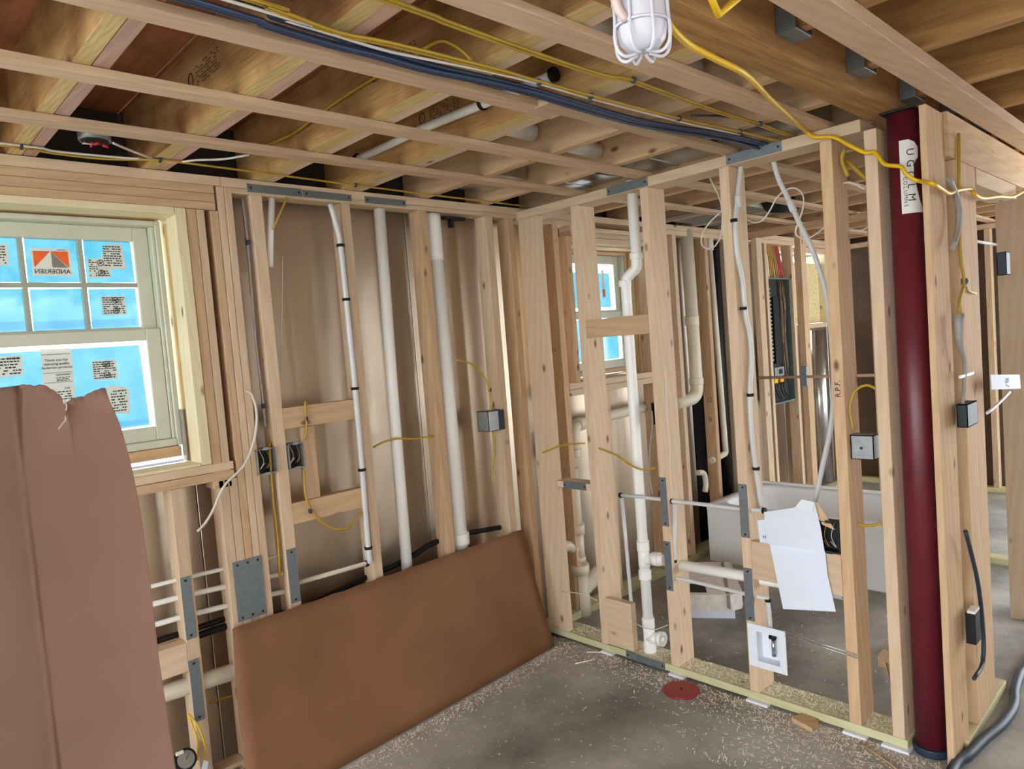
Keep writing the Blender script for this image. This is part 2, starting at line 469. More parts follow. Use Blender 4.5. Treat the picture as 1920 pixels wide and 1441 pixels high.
W = {
 'blue': [(-2.229, -1.376, 2.405), (-2.075, -1.358, 2.405), (-1.899, -1.348, 2.405), (-1.805, -1.353, 2.405), (-1.641, -1.348, 2.405), (-1.473, -1.365, 2.405), (-1.275, -1.375, 2.405), (-0.933, -1.363, 2.405), (-0.669, -1.371, 2.405), (-0.316, -1.428, 2.405), (0.005, -1.443, 2.405)],
 'yel_main': [(-2.164, -1.429, 2.4), (-2.105, -1.421, 2.4), (-1.925, -1.391, 2.4), (-1.794, -1.41, 2.4), (-1.466, -1.428, 2.4), (-1.331, -1.428, 2.4), (-1.092, -1.436, 2.4), (-0.644, -1.456, 2.4), (-0.28, -1.489, 2.4), (0.011, -1.507, 2.4)],
 'white_main': [(-2.095, -1.4, 2.4), (-2.05, -1.388, 2.4), (-1.919, -1.382, 2.4), (-1.77, -1.376, 2.4), (-1.541, -1.406, 2.4), (-1.325, -1.423, 2.4), (-1.069, -1.424, 2.4), (-0.617, -1.439, 2.4), (-0.245, -1.47, 2.4)],
 'yel_two': [(-1.917, -1.571, 2.41), (-1.753, -1.562, 2.41), (-1.455, -1.551, 2.41), (-1.169, -1.552, 2.41), (-1.062, -1.573, 2.41), (-0.637, -1.561, 2.41), (-0.27, -1.565, 2.41), (0.03, -1.56, 2.41)],
 'yel_branch': [(-1.549, -1.429, 2.4), (-1.574, -1.406, 2.44), (-1.592, -1.367, 2.47), (-1.623, -1.348, 2.46), (-1.649, -1.295, 2.44), (-1.653, -1.243, 2.44), (-1.53, -0.946, 2.522), (-1.53, -0.788, 2.519), (-1.53, -0.623, 2.512), (-1.53, -0.414, 2.496), (-1.53, -0.212, 2.509)],
 'conduit': [(-1.13, -0.212, 2.504), (-1.13, -0.439, 2.504), (-1.13, -0.642, 2.508), (-1.13, -0.987, 2.498), (-1.13, -1.162, 2.493), (-1.13, -1.318, 2.489)],
 'yel_wall': [(-2.37, -0.117, 2.416), (-2.316, -0.126, 2.416), (-2.223, -0.093, 2.416), (-2.066, -0.094, 2.416), (-1.913, -0.156, 2.416), (-1.725, -0.153, 2.416), (-1.514, -0.142, 2.416), (-1.097, -0.118, 2.416), (-0.587, -0.096, 2.416), (-0.014, -0.084, 2.416)],
 'white_wall': [(-2.372, -0.133, 2.418), (-2.226, -0.111, 2.418), (-2.072, -0.12, 2.418), (-1.925, -0.141, 2.418), (-1.855, -0.145, 2.418), (-1.806, -0.202, 2.418), (-1.727, -0.257, 2.418), (-1.674, -0.347, 2.418)],
 'white_drop': [(-2.092, -0.276, 2.42), (-2.034, -0.225, 2.42), (-1.925, -0.141, 2.42)],
 'cord': [(-1.549, -2.0, 2.304), (-1.522, -2.0, 2.284), (-1.425, -1.98, 2.282), (-1.315, -1.98, 2.276), (-1.16, -1.97, 2.276), (-0.78, -1.85, 2.321), (-0.442, -1.76, 2.347), (-0.06, -1.638, 2.399), (-0.03, -1.662, 2.371), (-0.02, -1.729, 2.354), (-0.02, -1.789, 2.306), (-0.02, -1.838, 2.27), (-0.02, -1.872, 2.262), (-0.03, -1.906, 2.211), (-0.03, -1.956, 2.191), (-0.03, -1.972, 2.165), (-0.02, -1.994, 2.139), (-0.02, -2.017, 2.127), (-0.085, -2.07, 2.102), (0.005, -2.07, 2.094), (0.099, -2.07, 2.086), (0.195, -2.07, 2.104), (0.304, -2.07, 2.12), (0.402, -2.07, 2.127), (0.408, -2.08, 2.106), (0.536, -2.08, 2.104), (0.795, -2.08, 2.133), (1.013, -2.08, 2.149), (1.143, -2.08, 2.17), (1.355, -2.08, 2.214)],
 'cord_v': [(-1.64, -2.15, 2.262), (-1.613, -2.15, 2.233), (-1.536, -2.15, 2.283), (-1.518, -2.15, 2.296)],
 'cord_r': [(0.418, -2.2, 2.81), (0.349, -2.2, 2.687), (0.427, -2.2, 2.658), (0.75, -2.2, 2.668)],
 'pexA': [(0.03, -0.563, 0.858), (0.03, -0.683, 0.862), (0.03, -0.81, 0.862), (0.03, -0.864, 0.86), (0.03, -0.988, 0.863), (0.03, -1.218, 0.864), (0.03, -1.336, 0.869)],
 'pexC': [(0.03, -0.885, 0.849), (0.03, -0.86, 0.568), (0.03, -0.848, 0.481), (0.03, -0.96, 0.482), (0.03, -1.227, 0.477), (0.03, -1.332, 0.477), (0.03, -1.334, 0.422), (0.03, -1.336, 0.344)],
 'pex_clips': [(-0.011, -1.3, 2.121), (0.026, -1.3, 1.748), (0.042, -1.3, 1.372), (0.056, -1.3, 1.046), (0.035, -1.3, 2.203)],
 'pex_curve': [(0.091, -1.297, 2.386), (0.046, -1.297, 2.245), (0.016, -1.297, 2.152), (0.005, -1.297, 2.095), (0.005, -1.297, 1.983), (0.038, -1.297, 1.87), (0.042, -1.297, 1.789), (0.054, -1.297, 1.697), (0.072, -1.297, 1.65), (0.077, -1.297, 1.533), (0.042, -1.297, 1.361), (0.04, -1.297, 1.186), (0.057, -1.297, 1.046), (0.072, -1.297, 0.967), (0.087, -1.297, 0.887), (0.098, -1.297, 0.854)],
 'pex_slant': [(0.16, -1.401, 2.392), (0.16, -1.425, 2.285), (0.16, -1.462, 2.194), (0.16, -1.506, 2.079), (0.16, -1.546, 1.984), (0.16, -1.574, 1.892), (0.16, -1.595, 1.802), (0.16, -1.608, 1.669), (0.16, -1.612, 1.492), (0.16, -1.607, 1.359), (0.16, -1.589, 1.225), (0.16, -1.554, 1.087), (0.16, -1.505, 0.899)],
 'loop1': [(0.14, -1.168, 2.197), (0.14, -1.112, 2.166), (0.14, -1.062, 2.119), (0.14, -1.05, 2.072), (0.14, -1.068, 2.045), (0.14, -1.098, 2.038), (0.14, -1.132, 2.059), (0.14, -1.157, 2.111), (0.14, -1.162, 2.234), (0.14, -1.112, 2.359)],
 'loop2': [(0.16, -1.252, 2.183), (0.16, -1.27, 2.144), (0.16, -1.306, 2.121), (0.16, -1.344, 2.126), (0.16, -1.382, 2.165), (0.16, -1.409, 2.205), (0.16, -1.441, 2.226), (0.16, -1.481, 2.235), (0.16, -1.514, 2.215), (0.16, -1.527, 2.175), (0.16, -1.515, 2.122), (0.16, -1.49, 2.071), (0.16, -1.486, 2.043), (0.16, -1.503, 2.024), (0.16, -1.536, 2.015), (0.16, -1.581, 2.033), (0.16, -1.604, 2.051)],
 'loop3': [(0.1, -1.702, 2.197), (0.1, -1.729, 2.198), (0.1, -1.758, 2.183), (0.1, -1.79, 2.158)],
 'loop4': [(0.16, -1.679, 2.06), (0.16, -1.698, 2.035), (0.16, -1.718, 2.021), (0.16, -1.748, 2.012), (0.16, -1.774, 2.022)],
 'thin_white': [(-0.004, -0.886, 1.543), (-0.004, -0.905, 1.479), (-0.004, -0.899, 1.328), (-0.004, -0.9, 1.15), (-0.004, -0.895, 0.971), (-0.004, -0.901, 0.889)],
 'yel_b1': [(-0.01, -0.07, 1.057), (-0.01, -0.142, 1.082), (-0.01, -0.243, 1.111), (-0.01, -0.383, 1.124)],
 'yel_b2': [(-0.01, -0.474, 1.103), (-0.01, -0.532, 1.089), (-0.01, -0.592, 1.071), (-0.01, -0.662, 1.032), (-0.01, -0.74, 1.011), (-0.01, -0.816, 1.025)],
 'white_low': [(-0.005, -0.136, 0.278), (-0.005, -0.235, 0.289), (-0.005, -0.319, 0.289), (-0.005, -0.384, 0.279)],
 'white_low2': [(-0.005, -0.638, 0.209), (-0.005, -0.67, 0.203), (-0.005, -0.735, 0.205), (-0.005, -0.784, 0.227), (-0.005, -0.822, 0.25)],
 'gray_b2': [(0.05, -0.775, 1.294), (0.05, -0.774, 1.215), (0.05, -0.75, 1.108), (0.05, -0.736, 0.973), (0.05, -0.75, 0.867)],
 'yel_loop4': [(0.02, -1.734, 1.236), (0.02, -1.724, 1.29), (0.02, -1.724, 1.332), (0.02, -1.738, 1.378), (0.02, -1.763, 1.403), (0.02, -1.791, 1.411), (0.02, -1.814, 1.402), (0.02, -1.826, 1.392)],
 'yel_4b': [(0.03, -1.724, 0.865), (0.03, -1.75, 0.858), (0.03, -1.789, 0.865), (0.03, -1.829, 0.887)],
 'yel_4top': [(0.05, -1.74, 2.315), (0.05, -1.728, 2.278), (0.05, -1.748, 2.213)],
 'yel_4top2': [(0.09, -1.727, 2.283), (0.09, -1.764, 2.238), (0.09, -1.801, 2.195)],
 'sheet1': [(-0.012, -1.358, 0.874), (-0.012, -1.495, 0.91), (-0.012, -1.578, 0.941), (-0.025, -1.602, 0.851), (-0.04, -1.62, 0.749), (-0.035, -1.38, 0.746)],
 'sheet2': [(-0.012, -1.376, 0.737), (-0.012, -1.61, 0.744), (-0.012, -1.614, 0.653), (-0.012, -1.64, 0.502), (-0.012, -1.419, 0.464)],
 'sheet0': [(-0.01, -1.325, 0.834), (-0.01, -1.374, 0.845), (-0.01, -1.392, 0.741), (-0.01, -1.331, 0.739)],
 'rods': [(-0.005, -1.418, 0.357), (-0.005, -1.483, 0.36), (-0.005, -1.571, 0.35), (-0.005, -1.711, 0.339)],
 'scrap': [(-0.052, -1.454, 0.0), (-0.079, -1.551, 0.0), (-0.001, -1.547, 0.0), (0.008, -1.469, 0.0)],
 'rod2p': [(2.485, -0.465, 1.259), (2.485, -0.812, 1.255)],
 'rod2': [(2.485, -0.096, 1.249), (2.485, -0.68, 1.254), (2.485, -0.812, 1.255), (2.485, -0.986, 1.251)],
 'r_cable': [(0.106, -2.07, 2.137), (0.149, -2.07, 2.113), (0.198, -2.07, 2.08), (0.218, -2.07, 2.023), (0.186, -2.07, 1.953), (0.116, -2.07, 1.893)],
 'r_yel': [(0.297, -2.06, 2.327), (0.256, -2.06, 1.909), (0.294, -2.06, 1.776), (0.226, -2.06, 1.711), (0.197, -2.06, 1.656)],
 'r_yel2': [(0.293, -2.06, 1.77), (0.348, -2.06, 1.74), (0.454, -2.06, 1.729)],
 'r_grey': [(0.156, -2.07, 1.656), (0.151, -2.07, 1.575), (0.171, -2.07, 1.525), (0.213, -2.07, 1.472), (0.194, -2.07, 1.394), (0.162, -2.07, 1.324)],
 'r_black': [(0.128, -2.07, 0.857), (0.199, -2.07, 0.748), (0.276, -2.07, 0.602), (0.312, -2.07, 0.421), (0.293, -2.07, 0.3), (0.158, -2.07, 0.285)],
 'hose': [(1.005, -2.076, 0.02), (0.874, -2.074, 0.02), (0.703, -2.088, 0.02), (0.605, -2.106, 0.02), (0.501, -2.111, 0.02), (0.368, -2.102, 0.02), (0.23, -2.078, 0.02), (0.081, -2.06, 0.02), (-0.062, -2.043, 0.02)],
 'r_tag': [(0.45, -2.1, 1.407), (0.954, -2.1, 1.363), (0.965, -2.1, 1.3), (0.458, -2.1, 1.347)],
 'r_zip': [(0.37, -2.1, 1.265), (0.533, -2.1, 1.279), (0.751, -2.1, 1.306)],
 'yelA_box': [(-0.522, -0.01, 1.613), (-0.442, -0.01, 1.594), (-0.373, -0.01, 1.546), (-0.325, -0.01, 1.471), (-0.311, -0.01, 1.385), (-0.322, -0.01, 1.323)],
 'yelA_box2': [(-0.321, -0.01, 1.223), (-0.309, -0.01, 1.155), (-0.326, -0.01, 1.072), (-0.346, -0.01, 0.989), (-0.347, -0.01, 0.946)],
 'yelA_32': [(-1.041, 0.02, 1.247), (-0.981, 0.02, 1.263), (-0.905, 0.02, 1.267), (-0.797, 0.02, 1.25), (-0.692, 0.02, 1.248)],
 'yelA_low': [(-1.411, -0.01, 1.211), (-1.415, -0.01, 1.12), (-1.403, -0.01, 1.048), (-1.36, -0.01, 0.98), (-1.3, -0.01, 0.931), (-1.235, -0.01, 0.915), (-1.183, -0.01, 0.939), (-1.152, -0.01, 0.969)],
 'whiteA': [(-1.631, -0.02, 1.572), (-1.609, -0.02, 1.553), (-1.597, -0.02, 1.497), (-1.603, -0.02, 1.422), (-1.631, -0.02, 1.339), (-1.675, -0.02, 1.271), (-1.745, -0.02, 1.22), (-1.78, -0.02, 1.174), (-1.806, -0.02, 1.127), (-1.841, -0.02, 1.083), (-1.873, -0.02, 1.058)],
 'pexst2': [(-1.167, -0.01, 2.351), (-1.148, -0.01, 2.264), (-1.136, -0.01, 2.194), (-1.132, -0.01, 2.028), (-1.13, -0.01, 1.79), (-1.128, -0.01, 1.549), (-1.128, -0.01, 1.307), (-1.131, -0.01, 1.062), (-1.135, -0.01, 0.816), (-1.132, -0.01, 0.729)],
 'gray_st1': [(-1.548, 0.02, 2.348), (-1.545, 0.02, 2.202), (-1.547, 0.02, 2.029), (-1.552, 0.02, 1.767), (-1.547, 0.02, 1.546), (-1.547, 0.02, 1.413)],
 'yelst1': [(-1.369, -0.01, 2.362), (-1.407, -0.01, 2.292), (-1.445, -0.01, 2.224)],
 'yelst1b': [(-1.538, 0.02, 1.344), (-1.545, 0.02, 1.121), (-1.542, 0.02, 0.962), (-1.549, 0.02, 0.782)],
 'thinst1': [(-1.384, 0.05, 2.124), (-1.405, 0.05, 1.943), (-1.428, 0.05, 1.762), (-1.445, 0.05, 1.626)],
 'yel_bay': [(-1.857, 0.1, 0.339), (-1.798, 0.1, 0.334), (-1.728, 0.1, 0.328)],
 'yel_tag': [(-1.974, -0.01, 0.382), (-1.959, -0.02, 0.31), (-1.951, -0.02, 0.254), (-1.964, -0.03, 0.201)],
 'yel_tag2': [(-1.974, -0.01, 0.382), (-1.944, -0.02, 0.324), (-1.931, -0.03, 0.238), (-1.934, -0.03, 0.187)],
 'blackhose': [(-1.901, 0.08, 0.627), (-1.754, 0.08, 0.627), (-1.453, 0.08, 0.6), (-1.096, 0.08, 0.639), (-0.88, 0.08, 0.657), (-0.642, 0.08, 0.704), (-0.17, 0.08, 0.661)],
}

# ================================================================== setting
floor = box('floor', (-14, -7, -0.2), (9, 1.4, 0), 'concrete', bevel=0); floor['kind'] = 'structure'
tag(floor, 'grey-brown stained concrete slab floor', 'floor')
for lo, hi in (((-1.9, -7, 0.0002), (-1.893, -0.6, 0.0006)),):
    pass

# ---------------- north (exterior) wall
wn = setting('wall_north', 'long stud wall with two windows and foil board behind the studs', 'wall', (0, 0.09, 0))
D = 0.089
# foil faced panels behind the studs, cut out at the windows
fy0, fy1 = 0.205, 0.245
xs = [(-4.3, -3.05), (-1.785, -0.62), (-0.62, 0.30), (1.19, 1.98), (2.62, 3.55), (4.6, 6.5)]
for a, b_ in xs: box('foil_panel', (a+0.002, fy0, 0), (b_-0.002, fy1, 2.42), 'foil', wn, axis=2, bevel=0.002)
for (a, b_), (z0, z1) in (((-3.05, -1.785), (1.30, 2.30)), ((0.30, 1.19), (1.42, 2.27)), ((3.55, 4.6), (1.62, 2.33))):
    box('foil_panel', (a+0.002, fy0, 0), (b_-0.002, fy1, z0), 'foil', wn, axis=2)
    box('foil_panel', (a+0.002, fy0, z1), (b_-0.002, fy1, 2.42), 'foil', wn, axis=0)
box('membrane', (1.98, 0.2, 0), (2.62, 0.24, 2.42), 'blacksheet', wn)
for lo, hi in (((-4.3, 0.25, 0), (-3.05, 0.5, 2.7)), ((-3.05, 0.25, 0), (-1.785, 0.5, 1.28)), ((-3.05, 0.25, 2.32), (-1.40, 0.5, 2.7)), ((-1.785, 0.25, 0), (-1.40, 0.5, 1.28)), ((-1.40, 0.25, 0), (0.3, 0.5, 2.7)), ((0.3, 0.25, 0), (1.19, 0.5, 1.4)), ((0.3, 0.25, 2.29), (1.9, 0.5, 2.7)), ((1.19, 0.25, 0), (1.9, 0.5, 1.4)), ((1.9, 0.25, 0), (3.55, 0.5, 2.7)), ((3.55, 0.25, 0), (4.6, 0.5, 1.6)), ((3.55, 0.25, 2.35), (5.3, 0.5, 2.7)), ((4.6, 0.25, 0), (5.3, 0.5, 1.6)), ((5.3, 0.25, 0), (6.6, 0.5, 2.7))):
    box('foundation', lo, hi, 'dark', wn, bevel=0)
def studA(x0, x1, z0=0.045, z1=2.362, mat='spf', y0=0.0, y1=D, name='stud'):
    return box(name, (x0, y0, z0), (x1, y1, z1), mat, wn)
# plates
for a, b_ in ((-4.3, -1.64), (-1.64, 0.0), (0.0, 2.55), (2.55, 6.5)):
    box('top_plate', (a+0.001, 0, 2.385), (b_-0.001, D+0.05, 2.422), 'spf', wn)
    box('bottom_plate', (a+0.001, 0, 0.0), (b_-0.001, D, 0.044), 'treated', wn)
box('top_plate', (-1.64, 0.002, 2.362), (0.0, D, 2.384), 'spf', wn)
box('top_plate', (0.0, 0.002, 2.35), (0.66, D, 2.384), 'spf', wn)
box('top_plate', (1.20, 0.002, 2.35), (6.5, D, 2.384), 'spf', wn)
# window 1 header of stacked boards
for z0, z1 in ((2.289, 2.318), (2.319, 2.352), (2.353, 2.384)):
    box('header', (-4.1, -0.001, z0), (-1.67, D, z1), 'spf_warm', wn)
# posts right of window 1
for x0, x1, z0, z1 in ((-1.785, -1.748, 1.2, 2.287), (-1.746, -1.716, 1.2, 2.287), (-1.692, -1.662, 0.045, 2.287), (-1.66, -1.632, 0.045, 2.384), (-1.63, -1.60, 0.045, 2.384)):
    studA(x0, x1, z0 if z0 > 1 else z0, z1, random.choice(['spf', 'spf_warm']), name='jack_stud')
studA(-1.768, -1.73, 0.045, 1.23, 'spf', name='cripple_stud')
studA(-1.728, -1.694, 0.045, 1.23, 'spf', name='cripple_stud')
# sill of window 1
box('rough_sill', (-4.0, -0.002, 1.2315), (-1.703, D, 1.266), 'spf_warm', wn)
box('rough_sill', (-4.0, -0.002, 1.268), (-1.703, D+0.10, 1.300), 'spf', wn)
studA(-1.948, -1.90, 0.045, 1.23, 'spf', name='cripple_stud')
studA(-2.36, -2.315, 0.045, 1.23, 'spf', name='cripple_stud')
studA(-2.8, -2.755, 0.045, 1.23, 'spf', name='cripple_stud')
box('jamb_board', (-1.827, -0.006, 1.302), (-1.788, 0.1, 2.287), 'jamb', wn)
box('jamb_board', (-1.812, 0.102, 1.302), (-1.787, 0.235, 2.287), 'jamb', wn)
box('jamb_osb', (-1.822, 0.101, 1.302), (-1.813, 0.15, 2.25), 'osb', wn)
box('jamb_board', (-3.0, -0.006, 2.262), (-1.829, 0.1, 2.288), 'jamb', wn)
box('jamb_board', (-3.0, 0.101, 2.268), (-1.829, 0.235, 2.288), 'osb', wn)
box('sill_board', (-3.0, -0.006, 1.301), (-1.829, 0.13, 1.312), 'jamb', wn)
box('flashing', (-1.836, 0.12, 1.315), (-1.828, 0.155, 1.52), 'grey', wn)
# room studs
studA(-1.525, -1.475); studA(-1.108, -1.062); studA(-0.675, -0.628, mat='spf_warm'); studA(-0.24, -0.188)
studA(-0.075, -0.03, mat='spf_warm'); studA(0.282, 0.33, mat='spf_warm')
studA(-4.0, -3.96); studA(-3.3, -3.26)
for x in (1.53, 1.955, 2.33, 2.905, 3.40, 3.66, 4.75, 5.2, 5.6, 6.0):
    studA(x, x+0.045, z1=2.35, mat=random.choice(['spf', 'spf_warm']))
studA(0.66, 0.705, 0.045, 1.33, 'spf', name='cripple_stud')
# window 2
studA(0.395, 0.44, 1.412, 2.29, 'spf_warm', name='jack_stud')
studA(1.19, 1.235, 0.045, 2.35, 'spf_warm', name='jack_stud')
for z0, z1 in ((1.335, 1.372), (1.374, 1.411)): box('rough_sill', (0.331, -0.002, z0), (1.189, D+0.05, z1), 'spf', wn)
for z0, z1 in ((2.255, 2.287), (2.289, 2.318), (2.32, 2.349)): box('header', (0.441, -0.001, z0), (1.189, D, z1), 'spf', wn)
box('jamb_board', (1.165, 0.09, 1.413), (1.189, 0.245, 2.253), 'osb', wn)
box('jamb_board', (0.441, 0.09, 1.413), (0.46, 0.245, 2.253), 'osb', wn)
box('jamb_board', (0.46, 0.09, 2.236), (1.164, 0.245, 2.253), 'jamb', wn)
# window 3
for z0, z1 in ((1.60, 1.64),): box('rough_sill', (3.71, -0.002, z0), (4.70, D+0.05, z1), 'spf', wn)
for z0, z1 in ((2.30, 2.345),): box('header', (3.71, -0.001, z0), (4.70, D, z1), 'spf', wn)
box('insulation_board', (3.72, 0.12, 1.642), (4.25, 0.14, 2.22), 'dotted', wn)
box('jamb_board', (4.25, 0.05, 1.642), (4.28, 0.24, 2.3), 'jamb', wn)
# blocking between the first studs
box('blocking', (-1.474, 0.0, 1.393), (-1.109, 0.04, 1.482), 'spf_warm', wn)
box('blocking', (-1.474, 0.0, 0.987), (-1.109, 0.04, 1.077), 'spf_warm', wn)
box('blocking', (-1.40, 0.0, 1.079), (-1.34, 0.04, 1.391), 'spf_warm', wn)
box('blocking', (-2.312, 0.0, 0.535), (-1.949, D, 0.645), 'spf', wn)
box('blocking', (-1.9, 0.02, 0.06), (-1.77, D, 0.095), 'spf', wn)
# nail plates on the north wall
for x0, z0, x1, z1 in ((-1.535, 2.372, -1.295, 2.405), (-1.289, 2.372, -1.052, 2.402), (-0.982, 2.372, -0.753, 2.402), (-1.748, 0.656, -1.628, 0.898), (-1.522, 0.66, -1.478, 0.89), (-1.948, 0.654, -1.91, 0.894), (-1.95, 0.333, -1.912, 0.573)):
    plate((x0, -0.004, z0), (x1, -0.0015, z1), (0, -1, 0), wn)
tag(wn, wn['label'], 'wall')

# ---------------- partition stud wall (x = 0)
wp = setting('wall_partition', 'open two-by-six stud partition between the room and the bathroom', 'wall', (0.07, -1.0, 0))
PD = 0.138
box('bottom_plate', (0, -0.55, 0.012), (PD, 0.0, 0.047), 'treated', wp)
box('bottom_plate', (0, -1.88, 0.012), (PD, -0.552, 0.047), 'treated', wp)
box('top_plate', (0, -0.70, 2.355), (PD, 0.0, 2.40), 'spf', wp)
box('top_plate', (0, -1.818, 2.355), (PD, -0.702, 2.40), 'spf', wp)
def studB(y0, y1, z0=0.048, z1=2.354, mat='spf', x0=0.0, x1=PD, name='stud'):
    return box(name, (x0, y0, z0), (x1, y1, z1), mat, wp)
studB(-0.152, -0.002, x1=0.04, mat='spf')
studB(-0.435, -0.39, mat='spf'); studB(-0.868, -0.825); studB(-1.283, -1.238)
studB(-1.712, -1.667, mat='spf_warm'); studB(-1.872, -1.828)
box('stud', (0.0, -2.036, 0.0), (0.2, -2.013, 2.392), 'spf_warm', wp)
box('blocking', (0.0, -0.824, 1.672), (0.04, -0.436, 1.765), 'spf_warm', wp, axis=1)
box('blocking', (-0.006, -0.605, 0.056), (0.034, -0.437, 0.305), 'spf', wp, axis=1)
box('blocking', (0.0, -0.388, 0.87), (0.09, -0.154, 0.905), 'spf', wp, axis=1)
box('backer_board', (0.0, -1.666, 0.565), (0.038, -1.284, 0.735), 'spf', wp, axis=1)
P_ = [((-0.003, -1.519, 2.358), (-0.0005, -1.277, 2.399)), ((-0.003, -0.873, 2.358), (-0.0005, -0.634, 2.399)),
      ((-0.003, -0.866, 0.742), (-0.0005, -0.828, 0.98)), ((-0.003, -0.866, 0.425), (-0.0005, -0.828, 0.668)),
      ((-0.003, -1.281, 0.747), (-0.0005, -1.241, 0.985)), ((-0.003, -1.281, 0.372), (-0.0005, -1.241, 0.610)),
      ((-0.003, -0.787, 0.010), (-0.0005, -0.549, 0.047)), ((-0.003, -0.36, 0.868), (-0.0005, -0.2, 0.907))]
for lo, hi in P_: plate(lo, hi, (-1, 0, 0), wp)
text('R.P.F.', (-0.002, -1.69, 1.40), 0.03, (0, 0, 1), (0, 1, 0), 'ink', wp)
text('21', (0.2815, 0.06, 1.62), 0.04, (0, -1, 0), (0, 0, 1), 'ink', wn)
text('12', (1.954, 0.04, 1.13), 0.05, (0, -1, 0), (0, 0, 1), 'ink', wn)
text('II', (1.954, 0.04, 0.98), 0.05, (0, -1, 0), (0, 0, 1), 'ink', wn)
text('13', (-0.214, -0.0015, 1.14), 0.03, (1, 0, 0), (0, 0, 1), 'ink', wn)

# ---------------- short wall running away from the column
wc = setting('wall_hallway', 'short stud wall running back from the red column under a doubled header', 'wall', (0.7, -1.98, 0))
box('bottom_plate', (0.139, -2.05, 0.0), (0.74, -1.93, 0.042), 'treated', wc)
box('stud', (0.285, -2.05, 0.043), (0.43, -2.008, 2.234), 'spf_warm', wc)
box('stud', (0.432, -2.048, 0.043), (0.562, -2.008, 2.234), 'spf_warm', wc)
box('header', (0.203, -2.052, 2.235), (1.62, -1.94, 2.315), 'spf_warm', wc)
box('header', (0.203, -2.050, 2.316), (1.62, -1.94, 2.398), 'spf_warm', wc)
box('header', (0.586, -2.048, 2.17), (1.3, -1.94, 2.234), 'spf', wc)
box('stud', (1.60, -2.04, 0.0), (1.64, -1.90, 2.23), 'spf', wc)
box('stud', (1.641, -1.945, 0.0), (1.78, -1.905, 2.23), 'spf', wc)
text('32', (0.43, -2.0465, 1.93), 0.03, (1, 0, 0), (0, 0, 1), 'ink', wc)

# ---------------- far side wall of the bathroom (x = 2.5)
wd = setting('wall_bathroom', 'stud wall behind the bathtub', 'wall', (2.56, -1.0, 0))
box('top_plate', (2.5, -3.0, 2.355), (2.59, -0.0, 2.398), 'spf_warm', wd)
box('bottom_plate', (2.5, -3.0, 0.0), (2.59, -0.0, 0.043), 'treated', wd)
for y in (-0.09, -0.438, -0.96, -1.0, -1.38, -1.8, -2.2, -2.6):
    box('stud', (2.5, y-0.045, 0.044), (2.59, y, 2.354), random.choice(['spf', 'spf_warm']), wd)
box('stud', (2.5, -0.80, 0.044), (2.59, -0.76, 1.25), 'spf', wd)
# walls further back
we = setting('wall_east', 'far stud wall of the next room', 'wall', (5.0, -2.0, 0))
for y in (-0.3, -0.75, -1.2, -1.6, -2.05, -2.45, -2.9, -3.3):
    box('stud', (4.6, y-0.045, 0.044), (4.69, y, 2.354), random.choice(['spf', 'spf_warm']), we)
box('top_plate', (4.6, -5, 2.355), (4.69, 0, 2.398), 'spf', we); box('bottom_plate', (4.6, -5, 0), (4.69, 0, 0.043), 'treated', we)
for y0, y1 in ((-1.5, 0.2),):
    box('sheathing_panel', (4.72, y0+0.003, 0), (4.76, y1-0.003, 2.6), 'brown', we, axis=2)
wh = setting('wall_passage', 'stud wall with pipes seen past the red column', 'wall', (3.0, -2.6, 0))
for x in (2.2, 2.5, 2.9, 3.3, 3.7, 4.1):
    box('stud', (x, -2.05, 0.044), (x+0.042, -1.96, 2.354), random.choice(['spf', 'spf_warm']), wh)
box('top_plate', (2.2, -2.05, 2.355), (4.5, -1.96, 2.398), 'spf', wh); box('bottom_plate', (2.2, -2.05, 0), (4.5, -1.96, 0.043), 'treated', wh)
# unseen walls, added out of view to hold back light from the south
box('light_block_inner', (-0.6, -3.4, 0), (1.5, -3.3, 2.45), 'whitebox', bevel=0, kind='structure')['label'] = 'plain unseen partition added to block light from the south'  # added to keep southern light off the faces by the column
bpy.data.objects['light_block_inner']['category'] = 'wall'
ws = box('light_block_south', (-14, -7.1, 0), (0.2, -7, 2.9), 'whitebox', bevel=0, kind='structure'); tag(ws, 'plain unseen wall added behind the camera to dim the south light', 'wall')  # added to close the south so most daylight comes from the west

# ---------------- ceiling: joists, straps, beam, subfloor
ce = setting('ceiling', 'open joist ceiling with strapping, laminated beam and bare subfloor above', 'ceiling', (0, -1, 2.4))
JZ0, JZ1 = 2.424, 2.66
for a, m_, b_ in ((-2.76, -2.715, -2.675), (-2.335, -2.292, -2.252), (-1.930, -1.877, -1.836), (-1.507, -1.452, -1.41), (-1.095, -1.04, -0.985)):
    edge_face(box('joist', (a, -1.82, JZ0), (m_-0.001, 0.14, JZ1), 'lvl', ce))
    box('joist', (m_+0.001, -1.82, JZ0+0.001), (b_, 0.14, JZ1), 'pink' if a < -1.6 else 'spf', ce)
for a in (-3.6, -3.2, -0.657, -0.25, 0.165, 0.575, 0.98, 1.39, 1.80, 2.2, 2.65, 3.05, 3.5, 3.9, 4.3):
    box('joist', (a, -1.82, JZ0), (a+0.046, 0.14, JZ1), 'spf_warm' if a > -3 else 'lvl', ce)
for a in (-3.3, -2.85, -2.35, -1.86, -1.37, -0.885, -0.40, 0.09, 0.58, 1.07, 1.56, 2.05, 2.55, 3.1, 3.6):
    box('joist', (a, -5.5 if a < 0.7 else -3.6, 2.45), (a+0.042, -1.94, JZ1), 'beam', ce)
    if -1.5 < a < 1.5:
        h_ = box('joist_hanger', (a-0.03, -1.990, 2.441), (a+0.072, -1.937, 2.449), 'steel', ce)
        box('hanger_side', (a-0.031, -1.990, 2.441), (a-0.029, -1.937, 2.60), 'steel', h_)
        box('hanger_side', (a+0.071, -1.990, 2.441), (a+0.073, -1.937, 2.60), 'steel', h_)
